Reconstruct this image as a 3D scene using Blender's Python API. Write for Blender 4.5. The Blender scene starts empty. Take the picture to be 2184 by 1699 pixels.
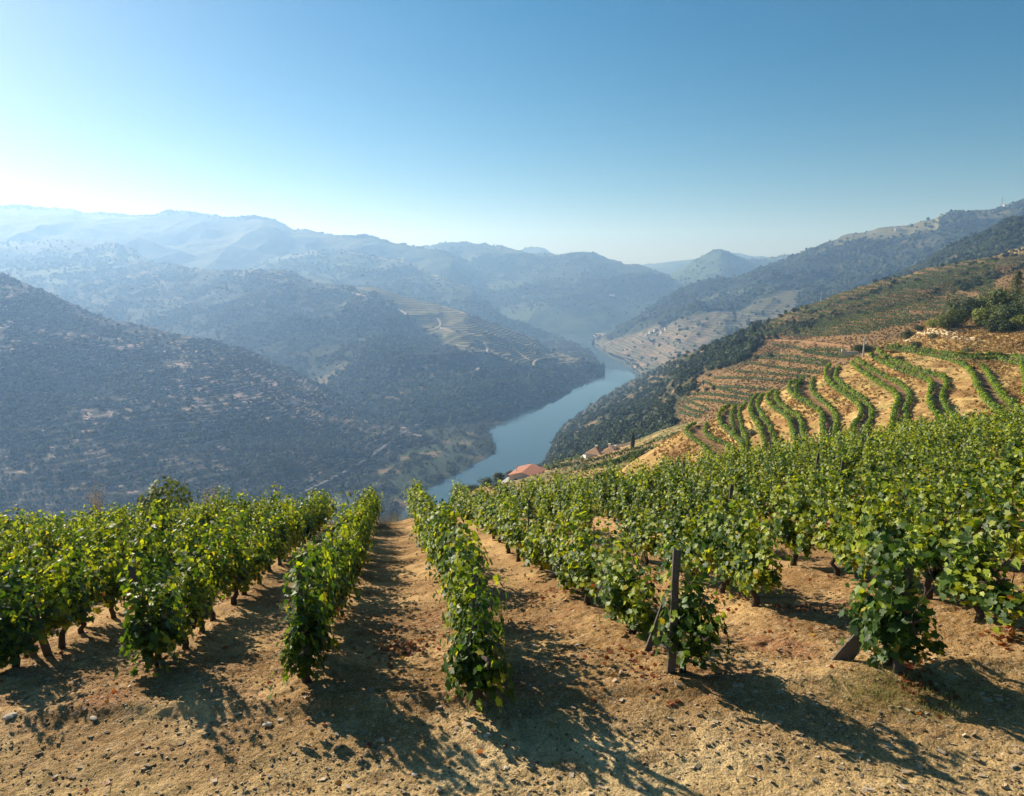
import bpy, bmesh, math, random
import numpy as np
from mathutils import Vector, Matrix
from mathutils.bvhtree import BVHTree
random.seed(7); rng = np.random.default_rng(7)
R = math.radians

# ------------------------------------------------------------------ camera
F, CX, CY = 1456.0, 1092.0, 849.5            # focal length and centre in photo units (2184 wide)
PITCH = math.atan((CY - 582.0) / F)
cam_data = bpy.data.cameras.new('camera')
cam = bpy.data.objects.new('camera', cam_data)
bpy.context.scene.collection.objects.link(cam)
cam.location = (0, 0, 0)
cam.rotation_euler = (R(90) - PITCH, 0, 0)
cam_data.sensor_fit = 'HORIZONTAL'; cam_data.sensor_width = 36.0
cam_data.lens = 36.0 * F / 2184.0
cam_data.clip_start = 0.1; cam_data.clip_end = 60000
SC = bpy.context.scene
SC.camera = cam

# ------------------------------------------------------------------ light
SUN_AZ, SUN_EL = R(-50), R(27.5)             # azimuth from the view direction (+Y), negative = left
w = bpy.data.worlds.new('World'); SC.world = w; w.use_nodes = True
nt = w.node_tree; nt.nodes.clear()
sky = nt.nodes.new('ShaderNodeTexSky'); sky.sky_type = 'NISHITA'; sky.sun_disc = False
sky.sun_elevation = SUN_EL; sky.sun_rotation = SUN_AZ
sky.altitude = 300; sky.air_density = 1.0; sky.dust_density = 0.6; sky.ozone_density = 2.5
bg = nt.nodes.new('ShaderNodeBackground'); bg.inputs['Strength'].default_value = 0.039
wo = nt.nodes.new('ShaderNodeOutputWorld')
hs = nt.nodes.new('ShaderNodeHueSaturation'); hs.inputs['Hue'].default_value = 0.488; hs.inputs['Saturation'].default_value = 1.6
nt.links.new(sky.outputs[0], hs.inputs['Color']); nt.links.new(hs.outputs[0], bg.inputs[0]); nt.links.new(bg.outputs[0], wo.inputs[0])
sl = bpy.data.lights.new('sun', 'SUN'); sl.energy = 5.0; sl.angle = R(0.53); sl.color = (1.0, 0.94, 0.84)
so = bpy.data.objects.new('sun', sl); SC.collection.objects.link(so)
sdir = Vector((math.sin(SUN_AZ) * math.cos(SUN_EL), math.cos(SUN_AZ) * math.cos(SUN_EL), math.sin(SUN_EL)))
so.rotation_euler = sdir.to_track_quat('Z', 'Y').to_euler()
so.location = sdir * 50
SC.view_settings.view_transform = 'Standard'; SC.view_settings.look = 'None'
SC.view_settings.exposure = 0.9; SC.view_settings.gamma = 1.0; SC.view_settings.use_curve_mapping = False
SC.render.engine = 'CYCLES'
cy = SC.cycles
cy.use_denoising = True
try: cy.denoiser = 'OPENIMAGEDENOISE'
except Exception: pass
cy.max_bounces = 6; cy.diffuse_bounces = 3; cy.glossy_bounces = 2; cy.transmission_bounces = 4
cy.volume_bounces = 1; cy.transparent_max_bounces = 4
cy.caustics_reflective = False; cy.caustics_refractive = False

# ------------------------------------------------------------------ helpers
def tag(o, label=None, cat=None, group=None, kind=None):
    if label: o['label'] = label
    if cat: o['category'] = cat
    if group: o['group'] = group
    if kind: o['kind'] = kind
    return o

def empty(name, loc, rz=0.0):
    o = bpy.data.objects.new(name, None); SC.collection.objects.link(o)
    o.location = loc; o.rotation_euler = (0, 0, rz); o.empty_display_size = 0.1
    return o

def ray(px, py):
    """X = x/D and Z = z/D of the line of sight through photo point (px, py)"""
    k = (np.asarray(py, float) - CY) / F
    cp, sp = math.cos(PITCH), math.sin(PITCH)
    y = cp - k * sp
    return (np.asarray(px, float) - CX) / F / y, (-sp - k * cp) / y

def pt(px, py, D):
    X, Z = ray(px, py); return (float(X * D), float(D), float(Z * D))
def lvl(px, py, z):
    X, Z = ray(px, py); D = z / Z; return (float(X * D), float(D), float(z))

def _h(ix, iy, s):
    n = (ix.astype(np.int64) * 374761393 + iy.astype(np.int64) * 668265263 + s * 974634777) & 0xffffffff
    n = ((n ^ (n >> 13)) * 1274126177) & 0xffffffff
    return ((n ^ (n >> 16)) & 0xffff) / 65535.0
def vnoise(x, y, s=0):
    x = np.asarray(x, float); y = np.asarray(y, float)
    ix = np.floor(x); iy = np.floor(y); fx = x - ix; fy = y - iy
    fx = fx * fx * fx * (fx * (fx * 6 - 15) + 10); fy = fy * fy * fy * (fy * (fy * 6 - 15) + 10)
    a = _h(ix, iy, s); b = _h(ix + 1, iy, s); c = _h(ix, iy + 1, s); d = _h(ix + 1, iy + 1, s)
    return (a + (b - a) * fx) * (1 - fy) + (c + (d - c) * fx) * fy
def fbm(x, y, oct=4, s=0, gain=0.5):
    t = 0; a = 1; n = 0
    for i in range(oct):
        t = t + a * (vnoise(x * 1.0, y * 1.0, s + i * 17) - 0.5); n += a * 0.5
        x, y = x * 1.6 + y * 1.2 + 3.1, -x * 1.2 + y * 1.6 + 7.7; a *= gain
    return t / n
def ridged(x, y, oct=3, s=0):
    t = 0; a = 1; n = 0
    for i in range(oct):
        t = t + a * (1 - 2 * np.abs(2 * vnoise(x, y, s + i * 13) - 1)); n += a
        x, y = x * 1.6 + y * 1.2 + 5.1, -x * 1.2 + y * 1.6 + 2.7; a *= 0.5
    return t / n
def sstep(a, b, x):
    t = np.clip((np.asarray(x, float) - a) / (b - a), 0, 1); return t * t * (3 - 2 * t)

def mesh_np(name, verts, faces, mat=None, smooth=True, cols=None, parent=None, mats=None, midx=None, top=True):
    """verts (n,3); faces (m,k) int array all with k corners; cols (n,3|4) point colours"""
    verts = np.asarray(verts, np.float32); faces = np.asarray(faces, np.int32)
    me = bpy.data.meshes.new(name)
    me.vertices.add(len(verts)); me.vertices.foreach_set('co', verts.ravel())
    k = faces.shape[1]
    me.loops.add(faces.size); me.loops.foreach_set('vertex_index', faces.ravel())
    me.polygons.add(len(faces))
    me.polygons.foreach_set('loop_start', np.arange(0, faces.size, k, dtype=np.int32))
    me.polygons.foreach_set('loop_total', np.full(len(faces), k, np.int32))
    me.polygons.foreach_set('use_smooth', np.full(len(faces), smooth, bool))
    if cols is not None:
        ca = me.color_attributes.new('Col', 'FLOAT_COLOR', 'POINT')
        c = np.ones((len(verts), 4), np.float32); c[:, :cols.shape[1]] = cols
        ca.data.foreach_set('color', c.ravel())
    for m in (mats or ([mat] if mat else [])): me.materials.append(m)
    if midx is not None: me.polygons.foreach_set('material_index', np.asarray(midx, np.int32))
    me.update(calc_edges=True)
    if name is None: return me
    o = bpy.data.objects.new(name, me)
    SC.collection.objects.link(o)
    if parent: o.parent = parent
    return o

def grid_faces(nr, nc):
    i = np.arange(nr - 1)[:, None] * nc + np.arange(nc - 1)[None, :]
    return np.stack([i, i + 1, i + 1 + nc, i + nc], -1).reshape(-1, 4)

class MB:
    """collects simple closed shapes and links them as one mesh"""
    def __init__(s): s.v = []; s.f = []
    def add(s, vs, fs):
        n = len(s.v); s.v += [tuple(v) for v in vs]; s.f += [tuple(i + n for i in f) for f in fs]
    def box(s, c, size, rz=0, tilt=None):
        hx, hy, hz = size[0] / 2, size[1] / 2, size[2] / 2
        vs = [Vector((x * hx, y * hy, z * hz)) for z in (-1, 1) for y in (-1, 1) for x in (-1, 1)]
        M = Matrix.Rotation(rz, 3, 'Z')
        if tilt: M = M @ Matrix.Rotation(tilt, 3, 'Y')
        s.add([M @ v + Vector(c) for v in vs], [(0, 2, 3, 1), (4, 5, 7, 6), (0, 1, 5, 4), (2, 6, 7, 3), (0, 4, 6, 2), (1, 3, 7, 5)])
    def tube(s, pts, rad, n=7, cap=True):
        pts = [Vector(p) for p in pts]; rings = []
        for i, p in enumerate(pts):
            d = (pts[min(i + 1, len(pts) - 1)] - pts[max(i - 1, 0)]).normalized()
            a = d.orthogonal().normalized() if i == 0 else (a - d * a.dot(d)).normalized()
            b = d.cross(a); r = rad[i] if hasattr(rad, '__len__') else rad
            rings.append([p + (a * math.cos(t) + b * math.sin(t)) * r for t in [2 * math.pi * j / n for j in range(n)]])
        vs = [v for rg in rings for v in rg]; fs = []
        for i in range(len(pts) - 1):
            for j in range(n): fs.append((i * n + j, i * n + (j + 1) % n, (i + 1) * n + (j + 1) % n, (i + 1) * n + j))
        if cap: fs.append(tuple(range(n))[::-1]); fs.append(tuple((len(pts) - 1) * n + j for j in range(n)))
        s.add(vs, fs)
    def mesh(s, name, mat, smooth=False):
        me = bpy.data.meshes.new(name); me.from_pydata(s.v, [], s.f)
        if smooth: me.polygons.foreach_set('use_smooth', [True] * len(me.polygons))
        me.materials.append(mat); me.update(); return me
    def build(s, name, mat, parent=None, smooth=False):
        o = bpy.data.objects.new(name, s.mesh(name, mat, smooth)); SC.collection.objects.link(o)
        if parent: o.parent = parent
        return o

# ------------------------------------------------------------------ materials
class NT:
    def __init__(s, name):
        s.m = bpy.data.materials.new(name); s.m.use_nodes = True; s.t = s.m.node_tree; s.t.nodes.clear()
        s.out = s.n('ShaderNodeOutputMaterial')
    def n(s, typ, **kw):
        nd = s.t.nodes.new(typ)
        for k, v in kw.items(): setattr(nd, k, v)
        return nd
    def l(s, a, b): s.t.links.new(a, b)
    def noise(s, scale, detail=4, rough=0.55, vec=None, dist=0.0):
        nd = s.n('ShaderNodeTexNoise'); nd.inputs['Scale'].default_value = scale
        nd.inputs['Detail'].default_value = detail; nd.inputs['Roughness'].default_value = rough
        nd.inputs['Distortion'].default_value = dist
        s.l(vec if vec else s.pos(), nd.inputs['Vector']); return nd.outputs['Fac']
    def pos(s):
        if not hasattr(s, '_p'):
            g = s.n('ShaderNodeNewGeometry'); s._p = g.outputs['Position']
        return s._p
    def ramp(s, fac, stops, interp='LINEAR'):
        r = s.n('ShaderNodeValToRGB'); cr = r.color_ramp; cr.interpolation = interp
        while len(cr.elements) < len(stops): cr.elements.new(0.5)
        for e, (p, c) in zip(cr.elements, stops):
            e.position = p; e.color = (c[0], c[1], c[2], 1) if hasattr(c, '__len__') else (c, c, c, 1)
        s.l(fac, r.inputs[0]); return r.outputs[0]
    def mix(s, fac, a, b, typ='MIX'):
        m = s.n('ShaderNodeMix', data_type='RGBA', blend_type=typ)
        for sock, v in ((m.inputs[0], fac), (m.inputs[6], a), (m.inputs[7], b)):
            if isinstance(v, (int, float)): sock.default_value = v
            elif isinstance(v, tuple): sock.default_value = (v[0], v[1], v[2], 1)
            else: s.l(v, sock)
        return m.outputs[2]
    def math(s, op, a, b=0.0, clamp=False):
        m = s.n('ShaderNodeMath', operation=op); m.use_clamp = clamp
        for sock, v in ((m.inputs[0], a), (m.inputs[1], b)):
            if isinstance(v, (int, float)): sock.default_value = v
            else: s.l(v, sock)
        return m.outputs[0]
    def attr(s, name='Col'):
        a = s.n('ShaderNodeAttribute'); a.attribute_name = name; return a
    def bump(s, h, strength, dist):
        b = s.n('ShaderNodeBump'); b.inputs['Strength'].default_value = strength; b.inputs['Distance'].default_value = dist
        s.l(h, b.inputs['Height']); return b.outputs[0]
    def bsdf(s, col, rough=0.9, normal=None, spec=0.3, **kw):
        p = s.n('ShaderNodeBsdfPrincipled')
        for k, v in (('Base Color', col), ('Roughness', rough)):
            if isinstance(v, (int, float)): p.inputs[k].default_value = v
            elif isinstance(v, tuple): p.inputs[k].default_value = (v[0], v[1], v[2], 1)
            else: s.l(v, p.inputs[k])
        p.inputs['Specular IOR Level'].default_value = spec
        for k, v in kw.items(): p.inputs[k].default_value = v
        if normal: s.l(normal, p.inputs['Normal'])
        return p.outputs[0]
    def done(s, sh): s.l(sh, s.out.inputs['Surface']); return s.m

def mat_plain(name, col, rough=0.85, var=0.25, scale=6.0, spec=0.3):
    t = NT(name); f = t.noise(scale, 5)
    c = t.mix(f, tuple(v * (1 - var) for v in col), tuple(min(1, v * (1 + var)) for v in col))
    return t.done(t.bsdf(c, rough, t.bump(f, 0.4, 0.02), spec))

def mat_leaf(name, trans=0.45, rough=0.5, spec=0.35, tint=(1.25, 1.1, 0.35)):
    """leaf colour comes from the per-leaf attribute; light also passes through the blade"""
    t = NT(name); a = t.attr()
    n = t.noise(14, 2)
    c = t.mix(t.math('MULTIPLY', n, 0.35), a.outputs['Color'], (0.03, 0.05, 0.01))
    d = t.bsdf(c, rough, None, spec)
    tr = t.n('ShaderNodeBsdfTranslucent')
    tc = t.mix(1.0, a.outputs['Color'], tint, 'MULTIPLY')
    t.l(tc, tr.inputs[0])
    mx = t.n('ShaderNodeMixShader'); mx.inputs[0].default_value = trans
    t.l(d, mx.inputs[1]); t.l(tr.outputs[0], mx.inputs[2])
    return t.done(mx.outputs[0])

def mat_land(name, rough=0.95, fine=0.05, amount=0.5, bump=1.0, bscale=0.1, bdist=1.5):
    """land cover colour from the mesh attribute, broken up by noise"""
    t = NT(name); a = t.attr()
    n = t.noise(fine, 6, 0.65); n2 = t.noise(fine * 9, 4, 0.6)
    f = t.math('ADD', t.math('MULTIPLY', n, 0.6), t.math('MULTIPLY', n2, 0.4))
    k = t.ramp(f, [(0.30, 1 - amount), (0.5, 1.0), (0.72, 1 + amount)])
    c = t.mix(1.0, a.outputs['Color'], k, 'MULTIPLY')
    return t.done(t.bsdf(c, rough, t.bump(t.noise(bscale, 6, 0.7), bump, bdist), 0.1))
# ------------------------------------------------------------------ terrain
WATER = -300.0
M_land = mat_land('hill_cover', fine=0.02, amount=0.45, bump=0.8, bscale=0.06, bdist=4.0)
M_landmid = mat_land('slope_cover', fine=0.12, amount=0.45, bump=1.0, bscale=0.5, bdist=0.6)

def crv(pts):
    """control points (px,py,D) -> arrays X, Z/D, D sorted by X"""
    X, Z = ray([p[0] for p in pts], [p[1] for p in pts]); D = np.array([p[2] for p in pts], float)
    o = np.argsort(X); return X[o], Z[o], D[o]
def smooth_interp(x, xp, fp):
    """monotone cubic interpolation"""
    xp = np.asarray(xp, float); fp = np.asarray(fp, float)
    h = np.diff(xp); d = np.diff(fp) / np.maximum(h, 1e-9)
    m = np.zeros_like(fp); m[0] = d[0]; m[-1] = d[-1]
    same = d[:-1] * d[1:] > 0
    m[1:-1] = np.where(same, 2 * d[:-1] * d[1:] / np.where(same, d[:-1] + d[1:], 1), 0)
    i = np.clip(np.searchsorted(xp, x) - 1, 0, len(h) - 1)
    t = (x - xp[i]) / h[i]; t = np.clip(t, 0, 1)
    return ((2*t**3-3*t**2+1)*fp[i] + (t**3-2*t**2+t)*h[i]*m[i] + (-2*t**3+3*t**2)*fp[i+1] + (t**3-t**2)*h[i]*m[i+1])

class Hill: pass
HILLS = {}
def hill(name, crest, foot, nx, ny, amp, nscale, prof=1.0, crest_rough=2.0, crest_scale=18.0,
         back=0.5, color=None, mat=None, seed=0, back_slope=0.5, ridge=0.6, extra=None):
    """One hillside: a sheet from its foot line over its crest and down the far side.
    crest: photo points with distance; foot: (px, D, z)"""
    Xc, Zc, Dc = crv(crest)
    fx = []
    for px, D, z in foot:
        # horizontal direction of the foot point: invert the photo row from z/D
        q = z / D; cp, sp = math.cos(PITCH), math.sin(PITCH)
        k = -(q * cp + sp) / (cp - q * sp); fx.append(((px - CX) / F / (cp - k * sp), D, z))
    fx.sort(); fX = [a[0] for a in fx]
    x0, x1 = Xc[0], Xc[-1]
    X = np.linspace(x0, x1, nx)
    zc = smooth_interp(X, Xc, Zc); dc = smooth_interp(X, Xc, Dc)
    fD = smooth_interp(X, fX, [a[1] for a in fx]); fz = smooth_interp(X, fX, [a[2] for a in fx])
    zc = zc * dc
    nb = max(6, int(ny * 0.22))
    t = np.concatenate([np.linspace(0, 1, ny), 1 + np.linspace(0, 1, nb + 1)[1:] ** 1.5 * back])[:, None]
    tt = np.clip(t, 0, 1)
    D = fD + (dc - fD) * t
    z = fz + (zc - fz) * tt ** prof
    z = z - np.maximum(t - 1, 0) * (dc - fD) * back_slope - 0.0
    x = X[None, :] * D; y = D
    win = np.sin(np.pi * np.clip(tt * 0.94 + 0.03, 0, 1)) ** 0.8 * (t <= 1.0) + (t > 1) * 0.0
    n = ridge * ridged(x / nscale, y / nscale, 4, seed) + (1 - ridge) * fbm(x / nscale * 1.7, y / nscale * 1.7, 4, seed + 5)
    # the crest keeps its traced height: the relief is measured against it
    z = z + amp * n * win
    cr = fbm(X * dc / crest_scale, X * 0 + seed, 4, seed + 9) * crest_rough
    z = z + cr[None, :] * np.exp(-((t - 1) / 0.04) ** 2)
    if extra is not None: z = extra(x, y, z, t, X)
    V = np.stack([x, y * np.ones_like(x), z], -1)
    h = Hill(); h.V = V; h.t = np.broadcast_to(t, z.shape); h.X = X; h.seed = seed; h.ny = ny
    gz = np.gradient(z, axis=0) / np.maximum(np.gradient(D, axis=0), 1e-3)
    cols = color(x, y, z, h.t, np.broadcast_to(X, z.shape), h) if color is not None else np.full(z.shape + (3,), 0.05)
    h.o = mesh_np(name, V.reshape(-1, 3), grid_faces(*z.shape), mat or M_land, True, cols.reshape(-1, 3).astype(np.float32))
    tag(h.o, kind='structure')
    HILLS[name + str(len(HILLS))] = h
    return h

def C3(*c): return np.array(c, float)
def lerp3(a, b, m): return a * (1 - m[..., None]) + b * m[..., None]
SCRUB = C3(0.035, 0.050, 0.022); SOIL = C3(0.26, 0.17, 0.10); DRY = C3(0.22, 0.16, 0.075); VINEG = C3(0.05, 0.085, 0.02)

def col_far(x, y, z, t, X, h):
    n = fbm(x / 420, y / 420, 5, h.seed + 40); n2 = fbm(x / 60, y / 60, 4, h.seed + 41)
    c = lerp3(SCRUB * 0.7, SCRUB * 1.9, sstep(-0.3, 0.4, n + 0.5 * n2))
    c = lerp3(c, C3(0.13, 0.11, 0.065), sstep(0.42, 0.55, n + 0.35 * n2))
    return c

# far ranges -------------------------------------------------------
hill('hill', [(-700, 470, 5320), (-300, 452, 5320), (0, 438, 5320), (60, 440, 5320), (150, 446, 5320), (180, 455, 5320), (220, 453, 5320), (270, 457, 5320), (320, 459, 5250), (360, 452, 5250), (410, 454, 5180), (450, 459, 5180),
      (490, 465, 5110), (540, 463, 5040), (580, 470, 4970), (605, 480, 4970), (625, 492, 4900), (650, 491, 4900), (700, 501, 4830), (760, 505, 4760), (790, 505, 4760), (830, 520, 4690), (880, 527, 4620),
      (930, 535, 4550), (1000, 560, 4550)],
     [(-700, 3700, -100), (0, 3600, -150), (500, 3600, -200), (1000, 3700, -280)], 900, 130, 100, 700, prof=0.8, crest_rough=10, crest_scale=60, color=col_far, seed=1)
hill('hill', [(-700, 480, 4816), (-300, 462, 4816), (0, 452, 4816), (60, 457, 4816), (100, 464, 4730), (180, 478, 4644), (260, 495, 4472), (340, 520, 4300), (420, 550, 4214), (520, 600, 4128)],
     [(-700, 3600, -100), (0, 3500, -150), (520, 4000, -250)], 500, 90, 80, 550, prof=0.8, crest_rough=14, crest_scale=80, color=col_far, seed=2)
hill('hill', [(860, 560, 5600), (885, 532, 5600), (930, 524, 5500), (970, 518, 5400), (1030, 520, 5300), (1070, 525, 5200), (1110, 536, 5100), (1175, 544, 5000), (1215, 542, 4900), (1255, 540, 4900), (1300, 552, 4800), (1350, 564, 4700),
      (1400, 581, 4500), (1440, 600, 4400), (1470, 622, 4300), (1520, 660, 4200)],
     [(860, 3900, -285), (1000, 3700, -300), (1190, 3480, -303), (1300, 3480, -303), (1520, 3400, -300)], 520, 150, 130, 650, prof=0.85, crest_rough=18, crest_scale=70, color=col_far, seed=3)
hill('hill', [(1080, 560, 7200), (1110, 535, 7200), (1125, 528, 7200), (1145, 526, 7200), (1165, 533, 7200), (1180, 545, 7200), (1200, 560, 7200)],
     [(1080, 5600, 0), (1200, 5600, 0)], 90, 30, 20, 500, crest_rough=14, color=col_far, seed=4)
hill('hill', [(1300, 590, 7600), (1355, 571, 7600), (1400, 561, 7600), (1450, 556, 7600), (1500, 552, 7700), (1560, 540, 7700), (1600, 544, 7700), (1650, 548, 7700), (1700, 545, 7700), (1800, 550, 7700)],
     [(1300, 6000, -60), (1800, 6000, -60)], 300, 50, 80, 900, crest_rough=20, crest_scale=120, color=col_far, seed=5)
hill('hill', [(1380, 625, 4800), (1420, 591, 4800), (1456, 571, 4800), (1490, 550, 4800), (1512, 538, 4800), (1526, 533, 4800), (1536, 531, 4800), (1546, 534, 4800), (1560, 542, 4800), (1583, 551, 4900), (1620, 553, 5100), (1648, 549, 5200),
      (1696, 543, 5300), (1760, 548, 5300)],
     [(1380, 3600, -230), (1536, 3500, -200), (1760, 3700, -150)], 260, 80, 60, 420, prof=1.1, crest_rough=9, crest_scale=50, color=col_far, seed=6)
hill('hill', [(-500, 505, 4100), (0, 512, 4000), (60, 514, 4000), (120, 510, 4000), (180, 518, 3900), (224, 523, 3900), (245, 520, 3800), (265, 527, 3800), (288, 537, 3700), (320, 558, 3600), (370, 590, 3500), (450, 640, 3400)],
     [(-500, 2600, -160), (0, 2500, -200), (450, 2600, -240)], 420, 120, 90, 500, prof=0.8, crest_rough=14, crest_scale=50, color=col_far, seed=7)
def col_E(x, y, z, t, X, h):
    c = col_far(x, y, z, t, X, h)
    m = sstep(0.1, 0.4, fbm(x / 150, y / 150, 3, 77)) * sstep(0.93, 0.99, t) * 0.6
    return lerp3(c, C3(0.30, 0.24, 0.17), m)
hill('hill', [(480, 590, 4300), (560, 556, 4300), (640, 541, 4200), (700, 533, 4200), (740, 534, 4100), (797, 546, 4000), (865, 561, 3900), (920, 584, 3800), (954, 598, 3700), (1002, 617, 3600), (1036, 643, 3500), (1098, 688, 3350),
      (1132, 706, 3280), (1156, 716, 3240), (1200, 722, 3200)],
     [(480, 2800, -180), (800, 2800, -240), (1000, 2850, -280), (1156, 3050, -304), (1200, 3100, -306)], 520, 130, 70, 420, prof=0.85, crest_rough=14, crest_scale=40, color=col_E, seed=8)

# the terraced spur above the bend ----------------------------------
def vine_mask_C(x, y, z, t, X):
    px = X * F * 0.985 + CX
    a = sstep(760, 800, px + 30 * fbm(x / 60, y / 60, 3, 90)) * (1 - sstep(1225, 1250, px))
    lo = smooth_interp(px, [740, 800, 900, 1000, 1060, 1120, 1180, 1230, 1300], [0.97, 0.90, 0.68, 0.44, 0.34, 0.38, 0.42, 0.55, 0.60])
    return a * sstep(-0.015, 0.015, t - lo - 0.03 * fbm(x / 90, y / 90, 3, 91)) * (t < 1.1)
def col_C(x, y, z, t, X, h):
    n = fbm(x / 160, y / 160, 5, 50); n2 = fbm(x / 24, y / 24, 4, 51)
    c = lerp3(SCRUB * 0.45, SCRUB * 0.95, sstep(-0.4, 0.5, n))
    c = lerp3(c, DRY * 0.8, sstep(0.30, 0.5, n + 0.6 * n2) * 0.8)
    m = vine_mask_C(x, y, z, t, X)
    st = 0.5 + 0.5 * np.sin(z * 2 * np.pi / 4.6 + 3 * fbm(x / 120, y / 120, 3, 92))
    v = lerp3(C3(0.055, 0.075, 0.028), C3(0.20, 0.165, 0.085), sstep(0.5, 0.9, st))
    h.vm = m
    return lerp3(c, v, m)
def ext_C(x, y, z, t, X):
    m = vine_mask_C(x, y, z, t, X[None, :] + 0 * x)
    return z + m * 1.0 * np.sin(z * 2 * np.pi / 4.6 + 3 * fbm(x / 120, y / 120, 3, 92) + 1.2)
hC = hill('hill', [(-500, 640, 3700), (-200, 600, 3650), (100, 580, 3550), (250, 566, 3450), (320, 560, 3380), (360, 562, 3320), (420, 575, 3200), (470, 578, 3100), (540, 578, 2980), (600, 579, 2880), (640, 590, 2820), (680, 603, 2760), (760, 612, 2640),
      (800, 617, 2580), (870, 637, 2500), (940, 652, 2420), (1000, 669, 2290), (1060, 690, 2280), (1100, 705, 2270), (1140, 722, 2260), (1170, 741, 2250), (1210, 757, 2220), (1250, 770, 2190), (1278, 790, 2140), (1290, 800, 2120)],
     [(-500, 2300, -150), (0, 2250, -185), (300, 2150, -215), (600, 1800, -250), (760, 1450, -278), (890, 1276, -288), (1000, 1330, -296), (1050, 1380, -300), (1100, 1462, -303), (1180, 1660, -303), (1240, 1880, -303), (1290, 2060, -303)],
     800, 420, 62, 330, prof=0.95, crest_rough=5, crest_scale=25, color=col_C, seed=11, extra=ext_C, ridge=0.7)
# lower river flats beyond the spur and the near left hillside
def col_D(x, y, z, t, X, h):
    n = fbm(x / 130, y / 130, 5, 60); n2 = fbm(x / 16, y / 16, 4, 61)
    c = lerp3(SCRUB * 0.25, C3(0.030, 0.034, 0.017), sstep(-0.3, 0.5, n))
    st = 0.5 + 0.5 * np.sin(z * 2 * np.pi / 5.0 + 3 * fbm(x / 90, y / 90, 3, 63))
    c = lerp3(c, C3(0.15, 0.12, 0.08), sstep(0.72, 0.92, st) * sstep(-0.25, 0.1, n + 0.3 * n2) * 0.85)
    pxx = X * F * 0.985 + CX
    # bare pale earth patches drawn out along the old terraces
    s = fbm(x / 17 + 0.6 * y / 17, z / 0.75, 3, 62)
    reg = np.exp(-((pxx - 250) / 330) ** 2) * np.exp(-((t - 0.60) / 0.20) ** 2) + 0.9 * np.exp(-((pxx - 560) / 110) ** 2) * np.exp(-((t - 0.62) / 0.25) ** 2)
    c = lerp3(c, C3(0.36, 0.25, 0.19), sstep(0.34, 0.52, s + 0.34 * np.clip(reg, 0, 1) - 0.08 + 0.3 * n2))
    return c
hD = hill('hill', [(-700, 420, 1850), (-300, 500, 1700), (0, 583, 1560), (60, 608, 1545), (120, 635, 1530), (180, 660, 1515), (240, 684, 1500), (300, 695, 1490), (360, 710, 1480), (450, 730, 1465), (520, 746, 1455), (580, 770, 1440), (640, 800, 1420),
      (700, 831, 1395), (760, 862, 1365), (830, 892, 1340), (880, 912, 1290), (940, 950, 1200)],
     [(-700, 700, -303), (0, 700, -302), (400, 700, -302), (640, 760, -301), (760, 900, -299), (850, 1040, -296), (940, 1120, -296)],
     800, 380, 30, 230, prof=0.9, crest_rough=4, crest_scale=20, color=col_D, seed=12, ridge=0.55)

# the river banks: traced outlines lying a little above the water
def bank_sheet(name, outline, z, color, rise=2.5, seed=0, res=6.0):
    P = np.array([lvl(px, py, z)[:2] for px, py in outline])
    lo = P.min(0); hi = P.max(0)
    xs = np.arange(lo[0] - res, hi[0] + res * 2, res); ys = np.arange(lo[1] - res, hi[1] + res * 2, res)
    gx, gy = np.meshgrid(xs, ys)
    # signed distance to the outline
    d = np.full(gx.shape, 1e9); inside = np.zeros(gx.shape, bool)
    for i in range(len(P)):
        a = P[i]; b = P[(i + 1) % len(P)]; ab = b - a
        t = np.clip(((gx - a[0]) * ab[0] + (gy - a[1]) * ab[1]) / (ab @ ab), 0, 1)
        d = np.minimum(d, np.hypot(gx - a[0] - t * ab[0], gy - a[1] - t * ab[1]))
        c = (a[1] > gy) != (b[1] > gy)
        with np.errstate(divide='ignore', invalid='ignore'):
            xi = a[0] + (gy - a[1]) * ab[0] / (ab[1] if ab[1] else 1e-9)
        inside ^= c & (gx < xi)
    s = np.where(inside, d, -d)
    s = s + 5 * fbm(gx / 40, gy / 40, 4, seed)
    zz = WATER - 3 + 5.0 * sstep(-14, 8, s) + rise * sstep(0, 60, s) + 1.2 * fbm(gx / 30, gy / 30, 4, seed + 1) * sstep(0, 20, s)
    n = fbm(gx / 45, gy / 45, 4, seed + 2)
    c = color(gx, gy, n)
    o = mesh_np(name, np.stack([gx, gy, zz], -1).reshape(-1, 3), grid_faces(*gx.shape), M_landmid, True, c.reshape(-1, 3).astype(np.float32))
    tag(o, kind='structure')
    return gx, gy, zz, s
bl = bank_sheet('riverbank', [(300, 1300), (700, 1230), (840, 1110), (878, 1066), (905, 1045), (950, 1020), (985, 1008), (1015, 988), (1055, 968), (1058, 955), (1050, 940), (1035, 926), (1045, 912), (1075, 897), (1130, 870), (1185, 847), (1240, 819),
      (1262, 803), (1276, 790), (1277, 775), (1268, 758), (1245, 740), (1215, 728), (1190, 718), (1140, 700), (1100, 740), (1160, 770), (1100, 850), (1000, 890), (860, 925), (700, 1000), (400, 1100), (250, 1200)], WATER,
      lambda x, y, n: lerp3(SCRUB * 1.1, C3(0.17, 0.125, 0.065), sstep(0.2, 0.5, n)), rise=5, seed=21)
br = bank_sheet('riverbank', [(1262, 712), (1300, 712), (1360, 700), (1480, 700), (1520, 740), (1480, 790), (1440, 815), (1400, 812), (1372, 802), (1352, 783), (1338, 768), (1312, 757), (1290, 746), (1280, 730)], WATER,
      lambda x, y, n: lerp3(C3(0.33, 0.22, 0.16), C3(0.10, 0.12, 0.05), sstep(-0.05, 0.25, n)), rise=6, seed=22)

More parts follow.
